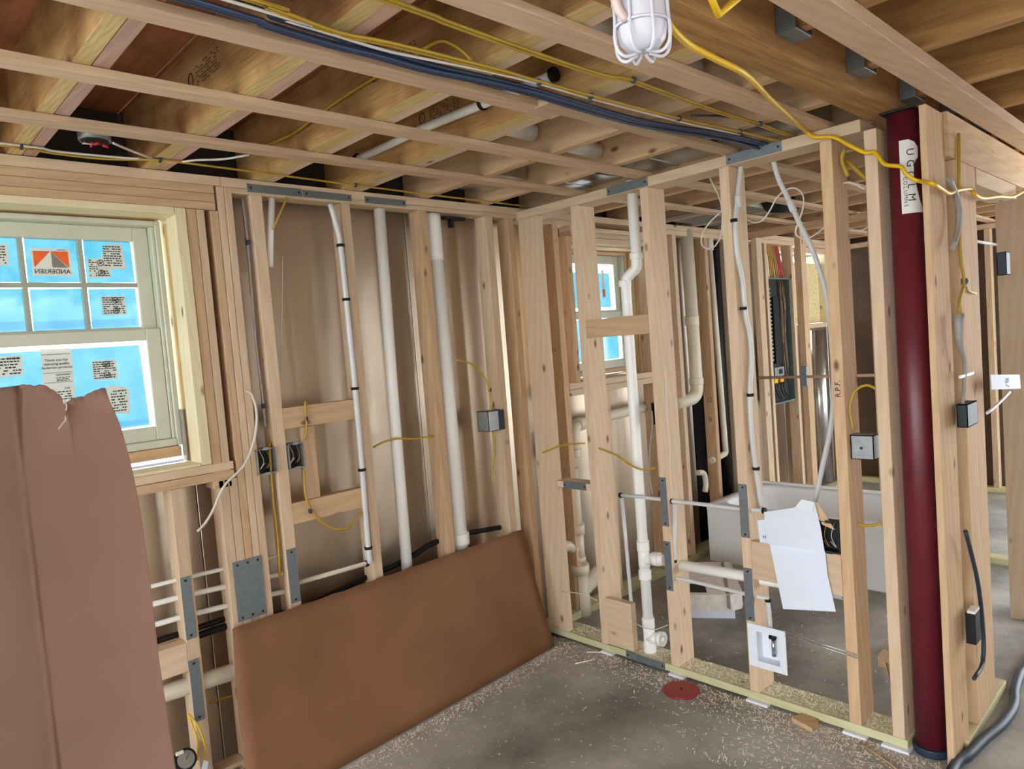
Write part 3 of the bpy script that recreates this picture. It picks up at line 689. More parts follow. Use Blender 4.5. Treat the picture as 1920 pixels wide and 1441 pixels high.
for k in range(3):
    y = -1.935+k*0.0367
    box('beam_ply', (-4.4, y, 2.402), (5.5, y+0.036, 2.659), 'beam', ce)
for y, z, x0, x1, w_ in ((-0.47, 2.402, -4.2, 0.05, 0.064), (-0.875, 2.402, -4.2, 0.05, 0.064), (-1.282, 2.402, -4.2, -1.03, 0.066), (-1.325, 2.40, -1.16, 0.05, 0.06), (-1.708, 2.402, -4.2, 0.08, 0.075)):
    box('strap', (x0, y, z), (x1, y+w_, z+0.021), 'strap', ce)
box('strap', (-4.2, -2.142, 2.408), (2.6, -2.052, 2.449), 'strap', ce)
for y in (-0.47, -0.875, -1.29, -1.70):
    box('strap', (0.08 if y > -1.7 else 0.14, y, 2.402), (2.55, y+0.064, 2.423), 'strap', ce)
    box('strap', (2.55, y, 2.402), (4.6, y+0.064, 2.423), 'strap', ce)
for i in range(9):
    x0 = -5.6+i*1.22
    for j, (y0, y1) in enumerate(((-1.88, 0.25), (-4.3, -1.88), (-6.7, -4.3))):
        if j == 2 and x0 > 1.0: continue
        box('subfloor_panel', (x0+0.002, y0+0.002, 2.661), (x0+1.218, y1-0.002, 2.68), 'ply', ce, axis=1)
box('rim_board', (-5, 0.15, 2.424), (6.5, 0.19, 2.66), 'dark', ce)
# pipe stubs between joists are separate things further down

# ================================================================== windows
def window(n, label, x0, x1, z0, z1, y, zm, fmat='sash'):
    w_ = setting('window_%d' % n, label, 'window', ((x0+x1)/2, y+0.04, z0))
    f = 0.02
    def fr(nm, lo, hi, mat=None, p=w_): return box(nm, lo, hi, mat or (fmat if nm == 'frame' else 'sash'), p, bevel=0.003)
    fr('frame', (x0, y, z0), (x0+f, y+0.09, z1)); fr('frame', (x1-f, y, z0), (x1, y+0.09, z1))
    fr('frame', (x0+f, y, z1-f), (x1-f, y+0.09, z1)); fr('frame', (x0+f, y, z0), (x1-f, y+0.09, z0+0.03))
    fr('stop', (x1-f-0.012, y+0.012, z0+0.03), (x1-f, y+0.08, z1-f)); fr('stop', (x0+f, y+0.012, z0+0.03), (x0+f+0.012, y+0.08, z1-f))
    a, b_ = x0+f+0.013, x1-f-0.013
    s = 0.055
    # upper sash sits behind, lower sash in front
    uy = y+0.052; ly = y+0.018
    fr('upper_sash', (a, uy, zm-0.01), (a+s, uy+0.03, z1-f)); fr('upper_sash', (b_-s, uy, zm-0.01), (b_, uy+0.03, z1-f))
    fr('upper_sash', (a+s, uy, z1-f-s), (b_-s, uy+0.03, z1-f)); fr('upper_sash', (a+s, uy, zm-0.01), (b_-s, uy+0.03, zm+0.02))
    fr('lower_sash', (a, ly, z0+0.03), (a+s, ly+0.03, zm+0.01)); fr('lower_sash', (b_-s, ly, z0+0.03), (b_, ly+0.03, zm+0.01))
    fr('lower_sash', (a+s, ly, zm-0.035), (b_-s, ly+0.03, zm+0.01)); fr('lower_sash', (a+s, ly, z0+0.03), (b_-s, ly+0.03, z0+0.085))
    ga, gb = a+s, b_-s
    return w_, ga, gb, uy, ly
W1, ga, gb, uy, ly = window(1, 'double-hung window with blue film, muntins and factory stickers behind the tall cardboard', -2.785, -1.835, 1.378, 2.262, 0.15, 1.835)
box('pine_sill', (-2.785, 0.14, 1.335), (-1.845, 0.24, 1.377), 'spf_warm', W1, axis=0)
box('pane', (ga, uy+0.012, 1.84), (gb, uy+0.016, 2.20), 'glass', W1, axis=2, bevel=0)
box('pane', (ga, ly+0.012, 1.44), (gb, ly+0.016, 1.80), 'glass', W1, axis=2, bevel=0)
for i in range(1, 4):
    x = -2.106-0.186*(i-1)
    box('muntin', (x-0.0085, uy+0.004, 1.84), (x+0.0085, uy+0.024, 2.2), 'muntin', W1)
box('muntin', (ga, uy+0.003, 2.0105), (gb, uy+0.023, 2.0275), 'muntin', W1)
fy = uy+0.019
for i in range(4):
    xa, xb = -2.097-0.186*i+0.004, -1.93-0.186*i+0.004
    for za, zb in ((2.029, 2.19), (1.844, 2.008)):
        fl = quad('film', [(xa, fy, za), (xb, fy, za+0.001), (xb-0.002, fy, zb), (xa+0.002, fy, zb-0.003)], 0.0004, 'film', W1, (0, -1, 0))
    quad('film_fold', [(xa, fy-0.001, 1.86), (xb, fy-0.001, 1.863), (xb, fy-0.001, 1.892), (xa, fy-0.001, 1.888)], 0.0003, 'film_over', W1, (0, -1, 0))
fy2 = ly+0.02
quad('film', [(ga+0.01, fy2, 1.462), (gb-0.014, fy2, 1.47), (gb-0.022, fy2, 1.785), (ga+0.01, fy2, 1.78)], 0.0004, 'film', W1, (0, -1, 0))
quad('film_fold', [(ga+0.01, fy2-0.001, 1.47), (gb-0.016, fy2-0.001, 1.478), (gb-0.016, fy2-0.001, 1.497), (ga+0.01, fy2-0.001, 1.49)], 0.0003, 'film_over', W1, (0, -1, 0))
sy = uy+0.009
def sticker(name, pts, y=sy, mat='label'):
    return quad(name, [(p[0], y, p[1]) for p in pts], 0.0005, mat, W1, (0, -1, 0))
st = sticker('sticker', [(-2.263, 2.052), (-2.139, 2.052), (-2.139, 2.153), (-2.263, 2.153)])
for p_, c_ in (([(-2.256, 2.083), (-2.202, 2.142), (-2.256, 2.142)], 'orange'), ([(-2.147, 2.083), (-2.147, 2.142), (-2.201, 2.142)], 'orange'), ([(-2.2, 2.083), (-2.151, 2.083), (-2.2, 2.14)], 'greyprint')):
    quad('print', [(a, sy-0.0008, b_) for a, b_ in p_], 0.0002, c_, st, (0, -1, 0))
text('ANDERSEN', (-2.201, sy-0.0009, 2.068), 0.0225, (1, 0, 0), (0, 0, 1), 'ink', st, mirror=True)
text('DIVISION', (-2.168, sy-0.0009, 2.147), 0.006, (1, 0, 0), (0, 0, 1), 'ink', st, mirror=True)
def fine(parent, x0, x1, z0, z1, y, rows, big=None, seed=0, mirror=False):
    """rows of small print"""
    rnd = random.Random(seed); bm = bmesh.new(); h = (z1-z0)/rows
    for r in range(rows):
        x = x0
        while x < x1-0.004:
            w_ = rnd.uniform(0.004, 0.012)
            if rnd.random() < 0.85: bx(bm, (x, y-0.0003, z1-(r+0.75)*h), (min(x+w_, x1), y, z1-(r+0.3)*h))
            x += w_+0.0025
    return obj('fine_print', bm, 'ink', parent)
s2 = sticker('sticker', [(-2.054, 2.077), (-1.955, 2.082), (-1.963, 2.176), (-2.02, 2.174)], sy-0.0012)
fine(s2, -2.03, -1.968, 2.09, 2.17, sy-0.0022, 9, seed=1)
def emblem(parent, x, z, y, r=0.011):
    bm = bmesh.new()
    for k in range(16):
        a = 2*math.pi*k/16; b_ = 2*math.pi*(k+1)/16
        sweep(bm, [(x+r*math.cos(a), y, z+r*math.sin(a)), (x+r*math.cos(b_), y, z+r*math.sin(b_))], 0.0012, 4, False)
    sweep(bm, [(x-r*.6, y, z-r*.4), (x+r*.6, y, z+r*.4)], 0.0015, 4, False); sweep(bm, [(x-r*.4, y, z+r*.5), (x+r*.4, y, z-r*.5)], 0.0012, 4, False)
    obj('emblem', bm, 'ink', parent)
for k, (xa, xb, za, zb, yy) in enumerate(((-2.085, -2.012, 2.049, 2.12, sy), (-2.053, -1.971, 1.906, 1.978, sy), (-2.118, -2.035, 1.662, 1.735, ly+0.008))):
    q = sticker('sticker', [(xa, za), (xb, za), (xb, zb), (xa, zb)], yy)
    fine(q, xa+0.003, xb-0.003, za+0.003, zb-0.003, yy-0.0006, 8, seed=5+k)
    emblem(q, (xa+xb)/2+0.006, zb-0.017, yy-0.0012); emblem(q, (xa+xb)/2+0.006, za+0.016, yy-0.0012)
q = sticker('sticker', [(-2.42, 2.088), (-2.331, 2.088), (-2.328, 2.162), (-2.42, 2.162)]); fine(q, -2.415, -2.336, 2.092, 2.158, sy-0.0006, 7, seed=11)
lyy = ly+0.008
q = sticker('sticker', [(-2.28, 1.56), (-2.184, 1.56), (-2.178, 1.786), (-2.274, 1.788)], lyy)
for k, s_ in enumerate(('Thank you for', 'selecting quality', 'Andersen products')):
    text(s_, (-2.229, lyy-0.0008, 1.746-0.0135*k), 0.0125, (1, 0, 0), (0, 0, 1), 'ink', q)
text('ANDERSEN', (-2.213, lyy-0.0008, 1.692), 0.009, (1, 0, 0), (0, 0, 1), 'ink', q)
text('0.28', (-2.205, lyy-0.0008, 1.642), 0.01, (1, 0, 0), (0, 0, 1), 'ink', q)
box('rule', (-2.272, lyy-0.001, 1.766), (-2.184, lyy-0.0005, 1.7675), 'ink', q, bevel=0)
box('rule', (-2.274, lyy-0.001, 1.700), (-2.184, lyy-0.0005, 1.7012), 'ink', q, bevel=0)
box('rule', (-2.274, lyy-0.001, 1.665), (-2.184, lyy-0.0005, 1.6662), 'ink', q, bevel=0)
fine(q, -2.235, -2.188, 1.668, 1.685, lyy-0.0006, 3, seed=3); fine(q, -2.262, -2.19, 1.60, 1.635, lyy-0.0006, 4, seed=4)
q = sticker('sticker', [(-2.08, 1.533), (-2.008, 1.524), (-2.0, 1.618), (-2.03, 1.634), (-2.076, 1.638)], lyy); fine(q, -2.066, -2.012, 1.535, 1.62, lyy-0.0006, 8, seed=8)
q = sticker('sticker', [(-2.42, 1.695), (-2.331, 1.702), (-2.331, 1.771), (-2.42, 1.768)], lyy); fine(q, -2.415, -2.337, 1.704, 1.766, lyy-0.0006, 6, seed=9)
text('315199', (-2.357, lyy-0.0012, 1.760), 0.012, (1, 0, 0), (0, 0, 1), 'ink', q, mirror=True)

W2, ga, gb, uy, ly = window(2, 'smaller double-hung window seen between the partition studs', 0.462, 1.163, 1.43, 2.232, 0.13, 1.83, 'spf_warm')
box('pane', (ga, uy+0.012, 1.84), (gb, uy+0.016, 2.16), 'glass', W2, axis=2, bevel=0)
box('pane', (ga, ly+0.012, 1.5), (gb, ly+0.016, 1.80), 'glass', W2, axis=2, bevel=0)
quad('film', [(ga+0.01, uy+0.02, 1.87), (gb-0.03, uy+0.02, 1.87), (gb-0.03, uy+0.02, 2.1), (ga+0.01, uy+0.02, 2.1)], 0.0004, 'film', W2, (0, -1, 0))
quad('film', [(ga+0.01, ly+0.02, 1.52), (gb-0.02, ly+0.02, 1.52), (gb-0.02, ly+0.02, 1.79), (ga+0.01, ly+0.02, 1.79)], 0.0004, 'film', W2, (0, -1, 0))
q = quad('sticker', [(0.945, uy+0.008, 1.93), (0.975, uy+0.008, 1.93), (0.975, uy+0.008, 2.12), (0.945, uy+0.008, 2.12)], 0.0005, 'label', W2, (0, -1, 0))
quad('print', [(0.947, uy+0.006, 1.94), (0.973, uy+0.006, 1.94), (0.973, uy+0.006, 1.99), (0.947, uy+0.006, 1.99)], 0.0004, 'orange', q, (0, -1, 0))
W3, ga, gb, uy, ly = window(3, 'far window beyond the bathroom wall', 4.28, 4.56, 1.66, 2.30, 0.15, 1.95)
box('pane', (ga, uy+0.012, 1.70), (gb, uy+0.016, 2.25), 'glass', W3, axis=2, bevel=0)

# ================================================================== large things
# red steel column
col = thing('steel_column', 'maroon painted round steel column at the end of the stud partition', 'column', (0.07, -1.943, 0))
bm = bmesh.new(); sweep(bm, [(0.07, -1.943, 0.03), (0.07, -1.943, 2.395)], 0.055, 32, False); obj('shaft', bm, 'column', col)
bm = bmesh.new(); sweep(bm, [(0.07, -1.943, 0.0), (0.07, -1.943, 0.004), (0.07, -1.943, 0.026), (0.07, -1.943, 0.03)], 0.066, 28, False); obj('base_ring', bm, 'hose', col)
box('cap_plate', (-0.002, -2.0, 2.392), (0.142, -1.885, 2.4005), 'nail', col, axis=2)
def curved_label(name, zs, a0, a1, mat, parent, r=0.0556, top=None):
    bm = bmesh.new(); n_ = 10; rows = []
    for z, da, db in zs:
        rows.append([bm.verts.new((0.07+r*math.cos(math.radians(a0+da+(a1+db-a0-da)*k/n_)), -1.943+r*math.sin(math.radians(a0+da+(a1+db-a0-da)*k/n_)), z)) for k in range(n_+1)])
    for i in range(len(rows)-1):
        for k in range(n_): bm.faces.new((rows[i][k], rows[i][k+1], rows[i+1][k+1], rows[i+1][k]))
    return obj(name, bm, mat, parent)
lb = curved_label('torn_label', [(2.03, 0, 28), (2.04, 0, 30), (2.07, 0, 12), (2.11, 0, 2), (2.16, 0, -8), (2.2, 0, -8), (2.225, 0, 10), (2.26, 0, 12), (2.28, 0, -2), (2.29, 0, -22)], 178, 232, 'label', col)
def label_char(ch, ang, z, size):
    a = math.radians(ang); n_ = Vector((math.cos(a), math.sin(a), 0))
    text(ch, Vector((0.07, -1.943, z))+n_*0.0565, size, (0, 0, -1), Vector((0, 0, -1)).cross(n_)*-1, 'ink', lb)
for k, ch in enumerate('UGGLM'): label_char(ch, 212, 2.245-0.04*k, 0.036)
for k, ch in enumerate('VCOLUMNS'): label_char(ch, 193, 2.17-0.016*k, 0.018)

# tall cardboard, creased box panel by the window
def card_mesh():
    bm = bmesh.new()
    right = [(0.0, -2.20), (0.526, -2.21), (0.88, -2.222), (1.143, -2.222), (1.298, -2.225), (1.415, -2.234), (1.531, -2.25), (1.615, -2.268), (1.66, -2.268)]
    def xr(z):
        for (za, xa), (zb, xb) in zip(right, right[1:]):
            if z <= zb: return xa+(xb-xa)*(z-za)/(zb-za)
        return right[-1][1]
    tops = [(-3.1, 1.66), (-2.6, 1.668), (-2.487, 1.668), (-2.434, 1.664), (-2.41, 1.652), (-2.39, 1.63), (-2.384, 1.60), (-2.381, 1.555), (-2.377, 1.60), (-2.37, 1.612), (-2.34, 1.622), (-2.31, 1.628), (-2.28, 1.642), (-2.268, 1.640), (-2.2, 1.64)]
    def ztop(x):
        for (xa, za), (xb, zb) in zip(tops, tops[1:]):
            if x <= xb: return za+(zb-za)*(x-xa)/(xb-xa) + 0.0012*math.sin(x*331)+0.0015*math.sin(x*147+1)
        return 1.64
    rows = 46; xs_l = [-2.80+0.313*k/14 for k in range(15)]; nr = 60
    grid = []
    for i in range(rows+1):
        t = i/rows; line = []
        for x in xs_l:
            z = t*ztop(x); y = -0.62-(-2.487-x)*1.35
            if z > 1.45: y -= (z-1.45)**2*1.6
            line.append((x, y, z))
        for k in range(1, nr+1):
            u = k/nr
            # position along the panel at mid height decides the torn top
            xm = -2.487+u*(xr(1.6)+2.487)
            z = t*ztop(xm); x = -2.487+u*(xr(z)+2.487)
            y = -0.62+0.012*math.sin(u*3.1)-0.02*(1-z/1.7)
            if u < 0.5 and z > 1.42: y -= (z-1.42)**2*1.9*(1-u)
            if u > 0.5 and z > 1.5: y += (z-1.5)**2*2.2
            y += 0.003*math.sin(z*9+u*2)
            if 1.18 < z < 1.22: y += 0.002
            line.append((x, y, z))
        grid.append([bm.verts.new(p) for p in line])
    for i in range(rows):
        for k in range(len(grid[0])-1):
            f = bm.faces.new((grid[i][k], grid[i][k+1], grid[i+1][k+1], grid[i+1][k])); f.smooth = True
    return bm
t = thing('cardboard_box', 'tall opened brown cardboard with a torn top in front of the window', 'cardboard', (-2.45, -0.62, 0))
o = obj('cardboard_panel', card_mesh(), 'card2', t)
md = o.modifiers.new('thickness', 'SOLIDIFY'); md.thickness = 0.005; md.offset = 0
# pale ragged edge of the tear
bm = bmesh.new(); sweep(bm, [(-2.383, -0.650, 1.622), (-2.379, -0.640, 1.60), (-2.386, -0.636, 1.585), (-2.383, -0.634, 1.570), (-2.392, -0.632, 1.558), (-2.402, -0.632, 1.545)], 0.002, 5); obj('torn_edge', bm, 'label', t)

# cardboard sheet leaning on the studs
bm = bmesh.new()
TL, TR, BR, BL = Vector((-1.80, -0.035, 0.652)), Vector((-0.168, -0.02, 0.652)), Vector((-0.109, -0.143, 0.004)), Vector((-1.86, -0.225, 0.004))
g = []
for j in range(13):
    v_ = j/12; row = []
    for i in range(33):
        u = i/32; p = (BL.lerp(BR, u)).lerp(TL.lerp(TR, u), v_)
        p += Vector((0, -1, 0.2))*0.012*math.sin(math.pi*v_)*math.sin(u*3.2+0.4)
        if abs(u-0.66-0.03*(1-v_)) < 0.02: p += Vector((0, 0.003, 0))
        if i == 0 and j > 8: p += Vector((0.004*(j-8), 0, 0))
        if j == 12: p.z += 0.002*math.sin(i*2.3)
        row.append(bm.verts.new(p))
    g.append(row)
for j in range(12):
    for i in range(32):
        f = bm.faces.new((g[j][i], g[j][i+1], g[j+1][i+1], g[j+1][i])); f.smooth = True
t = thing('cardboard_sheet', 'flat brown cardboard sheet leaning against the studs on the floor', 'cardboard', (-1.0, -0.18, 0))
o = obj('sheet', bm, 'card', t); md = o.modifiers.new('thickness', 'SOLIDIFY'); md.thickness = 0.006; md.offset = -1

# bathtub
t = thing('bathtub', 'white alcove bathtub standing on the slab beyond the partition', 'bathtub', (2.02, -0.85, 0))
bm = bmesh.new()
x0, x1, y0, y1, zt = 1.63, 2.42, -1.62, -0.08, 0.415
bx(bm, (x0, y0, 0.0), (x0+0.012, y1, zt-0.018)); bx(bm, (x0+0.012, y1-0.012, 0), (x1, y1, zt-0.018)); bx(bm, (x0+0.012, y0, 0), (x1, y0+0.012, zt-0.018))
obj('apron', bm, 'tub', t)
def rrect(xa, xb, ya, yb, r, n_=5):
    out = []
    for cx, cy, a0 in ((xb-r, yb-r, 0), (xa+r, yb-r, 90), (xa+r, ya+r, 180), (xb-r, ya+r, 270)):
        for k in range(n_+1):
            a = math.radians(a0+90*k/n_); out.append((cx+r*math.cos(a), cy+r*math.sin(a)))
    return out
bm = bmesh.new()
loops = [(rrect(x0-0.006, x1, y0-0.004, y1+0.004, 0.012), zt-0.04), (rrect(x0-0.008, x1, y0-0.004, y1+0.004, 0.012), zt-0.004), (rrect(x0, x1, y0, y1, 0.015), zt),
         (rrect(x0+0.06, x1-0.06, y0+0.07, y1-0.07, 0.12), zt), (rrect(x0+0.07, x1-0.07, y0+0.08, y1-0.08, 0.12), zt-0.012), (rrect(x0+0.1, x1-0.1, y0+0.12, y1-0.2, 0.12), 0.12), (rrect(x0+0.15, x1-0.15, y0+0.18, y1-0.27, 0.1), 0.09)]
vv = [[bm.verts.new((p[0], p[1], z)) for p in l] for l, z in loops]
for a, b_ in zip(vv, vv[1:]):
    for i in range(len(a)):
        j = (i+1) % len(a); f = bm.faces.new((a[i], a[j], b_[j], b_[i])); f.smooth = True
bm.faces.new(vv[-1])
obj('basin', bm, 'tub', t)
box('tile_flange', (x1-0.012, y0, zt), (x1, y1, zt+0.022), 'tub', t, axis=1)

# white carton with a hand hole lying on another
t = thing('carton', 'white carton with a dark hand hole and strap lying on the bathroom floor', 'box', (0.75, -0.5, 0.045))
bm = bmesh.new()
prof = [(0.60, -0.02), (0.60, 0.0)]
a = Vector((0.60, -0.58, 0.05)); 
def P4(u, v_, z):   # u to the right along the front, v away
    o_ = Vector((0.575, -0.45, 0)); e1 = Vector((0.215, -0.33, 0)); e2 = Vector((0.50, 0.32, 0))
    p = o_+e1*u+e2*v_; p.z = z; return p
outline = [(0.0, 0.0, 0), (0.86, 0.0, 0), (1.0, 0.07, 0), (1.03, 0.16, 0), (1.0, 0.5, 0), (0.96, 1.0, 0), (0.0, 1.0, 0)]
lo_ = [bm.verts.new(P4(u, v_, 0.05)) for u, v_, _ in outline]; hi_ = [bm.verts.new(P4(u*0.99, v_, 0.145)) for u, v_, _ in outline]
bm.faces.new(lo_[::-1]); bm.faces.new(hi_)
for i in range(len(lo_)):
    j = (i+1) % len(lo_); bm.faces.new((lo_[i], lo_[j], hi_[j], hi_[i]))
obj('carton_body', bm, 'whitebox', t)
quad('hand_hole', [P4(0.05, 0.06, 0.1465), P4(0.52, 0.06, 0.1465), P4(0.50, 0.3, 0.1465), P4(0.05, 0.3, 0.1465)], 0.001, 'black', t, (0, 0, 1))
quad('strap', [P4(0.79, 0.02, 0.147), P4(0.84, 0.02, 0.147), P4(0.84, 0.99, 0.147), P4(0.79, 0.99, 0.147)], 0.001, 'greyprint', t, (0, 0, 1))
quad('strap', [P4(0.79, -0.004, 0.07), P4(0.84, -0.004, 0.06), P4(0.84, -0.004, 0.145), P4(0.79, -0.004, 0.145)], 0.001, 'greyprint', t, (-0.9, -0.5, 0))
t = thing('carton', 'flat white carton underneath the strapped carton', 'box', (0.75, -0.5, 0))
bm = bmesh.new()
lo_ = [bm.verts.new(P4(u, v_, 0.0)) for u, v_ in ((0.0, 0.03), (0.9, 0.03), (0.9, 0.9), (0.0, 0.9))]; hi_ = [bm.verts.new(P4(u, v_, 0.048)) for u, v_ in ((0.0, 0.03), (0.9, 0.03), (0.9, 0.9), (0.0, 0.9))]
bm.faces.new(lo_[::-1]); bm.faces.new(hi_)
for i in range(4): bm.faces.new((lo_[i], lo_[(i+1) % 4], hi_[(i+1) % 4], hi_[i]))
obj('carton_body', bm, 'paper', t)

# broom head
t = thing('broom_head', 'fan of tan bristles lying on the bathroom floor beside the column', 'broom', (0.55, -1.58, 0))
bm = bmesh.new()
for k in range(40):
    u = k/39; a = Vector((0.46+0.02*u, -1.60-0.02*u, 0.02)); b_ = Vector((0.42+0.5*u, -1.69+0.16*u, 0.01+0.02*math.sin(u*30)**2)); c_ = Vector((0.62, -1.60, 0.06))
    sweep(bm, [c_.lerp(b_, 0.1), c_.lerp(b_, 0.6)+Vector((0, 0, 0.01)), b_], 0.004, 4, False)
obj('bristles', bm, 'straw', t)
box('binding', (0.585, -1.625, 0.03), (0.66, -1.575, 0.085), 'spf_warm', t)

# ================================================================== plumbing
def pipe(name, label, pts, r, mat='pvc', group=None, hubs=(), clips=(), catg='pipe', seg=14, smooth=False, wide=0.0, n=4):
    base = min(pts, key=lambda p: p[2])
    t = thing(name, label, catg, base, group)
    tube('pipe_run', pts, r, mat, t, seg, smooth, n)
    for h_ in hubs:
        c, ax, ln = h_[:3]; k = h_[3] if len(h_) > 3 else 1.22
        bm = bmesh.new(); a = Vector(ax).normalized(); c = Vector(c)
        sweep(bm, [c-a*ln/2, c-a*ln*0.35, c+a*ln*0.35, c+a*ln/2], r*k, seg, False); obj('hub', bm, mat, t)
    for c, ax in clips: clamp(c, ax, r, t, wide=wide)
    return t
def bend(a, b_, c, r, n_=5):
    """points of a rounded corner at b"""
    a, b_, c = Vector(a), Vector(b_), Vector(c)
    p0 = b_+(a-b_).normalized()*r; p1 = b_+(c-b_).normalized()*r
    return [((1-k/n_)**2*p0+2*(1-k/n_)*(k/n_)*b_+(k/n_)**2*p1) for k in range(n_+1)]

X = 0.065
# main drain stack in the partition
up = [(X+0.01, -0.727, 2.42), (X+0.01, -0.727, 2.06)]
pts = [up[0]] + bend(up[0], (X+0.01, -0.727, 1.99), (X, -0.662, 1.965), 0.03) + bend((X+0.01, -0.727, 1.99), (X, -0.660, 1.955), (X, -0.655, 1.7), 0.03) + [(X, -0.655, 1.0), (X, -0.655, 0.03)]
t = pipe('drain_stack', 'white vertical drain stack with an offset elbow running through the partition', pts, 0.0265, hubs=[((X+0.01, -0.727, 2.055), (0, 0, 1), 0.03), ((X, -0.655, 1.93), (0, 0, 1), 0.03), ((X, -0.655, 0.60), (0, 0, 1), 0.05), ((X, -0.655, 0.55), (0, 0, 1), 0.12, 1.1), ((X, -0.655, 0.45), (0, 0, 1), 0.05), ((X, -0.655, 0.20), (0, 0, 1), 0.05), ((X, -0.655, 0.13), (0, 0, 1), 0.1, 1.1), ((X, -0.655, 0.07), (0, 0, 1), 0.05)])
bm = bmesh.new(); sweep(bm, [(X, -0.655, 0.52), (X, -0.70, 0.54), (X, -0.78, 0.545)], 0.027, 14); obj('branch', bm, 'pvc', t)
bm = bmesh.new(); sweep(bm, [(X, -0.712, 0.541), (X, -0.752, 0.545)], 0.034, 14, False); obj('hub', bm, 'pvc', t)
bm = bmesh.new(); sweep(bm, [(X, -0.655, 0.12), (X, -0.72, 0.13)], 0.03, 14, False); obj('branch', bm, 'pvc', t)
bm = bmesh.new(); sweep(bm, [(X, -0.715, 0.13), (X, -0.74, 0.132)], 0.037, 14, False); obj('cleanout_cap', bm, 'pvc', t)
bm = bmesh.new(); sweep(bm, [(X, -0.74, 0.132), (X, -0.752, 0.133)], 0.018, 4, False); obj('cleanout_nut', bm, 'pvc', t)
bm = bmesh.new(); sweep(bm, [(X, -0.655, 0.0), (X, -0.655, 0.012), (X, -0.655, 0.03)], 0.058, 18, False); obj('floor_collar', bm, 'black', t)
pipe('drain_pipe', 'white horizontal drain pipe crossing the bay beside the drain stack', [(0.075, -0.84, 0.533), (0.075, -1.20, 0.541), (0.075, -1.64, 0.547)], 0.0245)
# white water lines in the partition
t = pipe('water_line', 'milky water line running level above the waste pipe, with black fittings', W['pexA'], 0.0095, 'pex', seg=10, clips=[((0.03, -0.563, 0.858), (0, 1, 0)), ((0.03, -0.866, 0.86), (0, 1, 0)), ((0.03, -1.338, 0.869), (0, 1, 0))], catg='water pipe')
pipe('water_line', 'milky water line dropping beside the drain stack to behind the short block', [(0.04, -0.561, 0.845), (0.04, -0.568, 0.6), (0.045, -0.575, 0.05)], 0.0095, 'pex', seg=10, catg='water pipe')
t = pipe('water_line', 'milky water line that drops at the second stud and crosses to the outlet box', W['pexC'], 0.0095, 'pex', seg=10, clips=[((0.03, -0.86, 0.565), (0, 0, 1)), ((0.03, -0.85, 0.488), (0, 0, 1)), ((0.03, -1.332, 0.47), (0, 0, 1))], catg='water pipe')
t = pipe('water_line', 'translucent water line clipped down the side of the third partition stud', W['pex_curve'], 0.0105, 'pex', seg=10, smooth=True, clips=[(W['pex_clips'][k_], (0, 0, 1)) for k_ in range(4)], catg='water pipe')
ring('coupling', W['pex_clips'][4], (0, 0, 1), 0, 0.0145, 0.05, 'pex', t, 12)
t = pipe('water_line', 'translucent water line slanting behind the fourth partition stud', W['pex_slant'], 0.0105, 'pex', seg=10, smooth=True, catg='water pipe')
ring('coupling', (0.16, -1.475, 2.16), (0, -0.3, -1), 0, 0.0145, 0.05, 'pex', t, 12)
# north wall pipes
t = pipe('vent_pipe', 'thick white vent pipe standing between the studs right of the thin one', [(-0.56, 0.055, 2.358), (-0.555, 0.055, 0.3)], 0.046, seg=18, hubs=[((-0.562, 0.055, 2.24), (0, 0, 1), 0.235, 1.06), ((-0.553, 0.05, 0.69), (0, 0, 1), 0.06, 1.1)])
pipe('vent_pipe', 'thin white vent pipe standing between the studs above the cardboard sheet', [(-0.872, 0.05, 2.36), (-0.888, 0.05, 1.5), (-0.897, 0.05, 0.3)], 0.027)
pipe('vent_pipe', 'white pipe going down the second window-wall stud, held by black clips', W['pexst2'], 0.0125, 'pex', clips=[((-1.135, -0.01, 2.17), (0, 0, 1)), ((-1.131, -0.01, 1.93), (0, 0, 1)), ((-1.128, -0.01, 1.53), (0, 0, 1)), ((-1.131, -0.01, 1.16), (0, 0, 1)), ((-1.135, -0.01, 0.80), (0, 0, 1))], smooth=True, wide=0.012, seg=12)
pipe('conduit', 'short grey conduit below the plate beside the first room stud', [(-1.417, 0.03, 2.361), (-1.437, 0.03, 2.23), (-1.456, 0.03, 2.075)], 0.014, 'pvc', seg=10)
for k, (z0, z1, ye, lb_) in enumerate(((0.884, 0.87, 0.03, 'upper'), (0.816, 0.80, 0.03, 'middle'), (0.738, 0.722, 0.03, 'lower'))):
    pipe('water_line', lb_+' of three white water lines running level through the studs under the window', [(-2.5, 0.05, z0+0.006), (-1.93, 0.05, z0-0.008), (-1.5, 0.05, z1-0.02)] if k else [(-2.5, 0.05, z0+0.006), (-1.93, 0.05, z0-0.008), (-1.52, 0.05, z1-0.01)], 0.0085 if k == 0 else 0.011, 'pvc', 'water lines under the window', seg=8, catg='water pipe')
pipe('water_line', 'grey water line with black elbow rising over the leaning cardboard', [(-1.47, 0.05, 0.722), (-1.115, 0.05, 0.712), (-1.115, 0.05, 0.79)], 0.011, 'pvc_old', seg=8, clips=[((-1.115, 0.05, 0.712), (1, 0, 0))], catg='water pipe')
pipe('drain_pipe', 'fat cream drain pipe running level low behind the studs', [(-2.6, 0.045, 0.497), (-2.05, 0.045, 0.468), (-1.0, 0.045, 0.40)], 0.033, 'pvc_old', hubs=[((-2.09, 0.045, 0.47), (1, 0, -0.05), 0.05)])
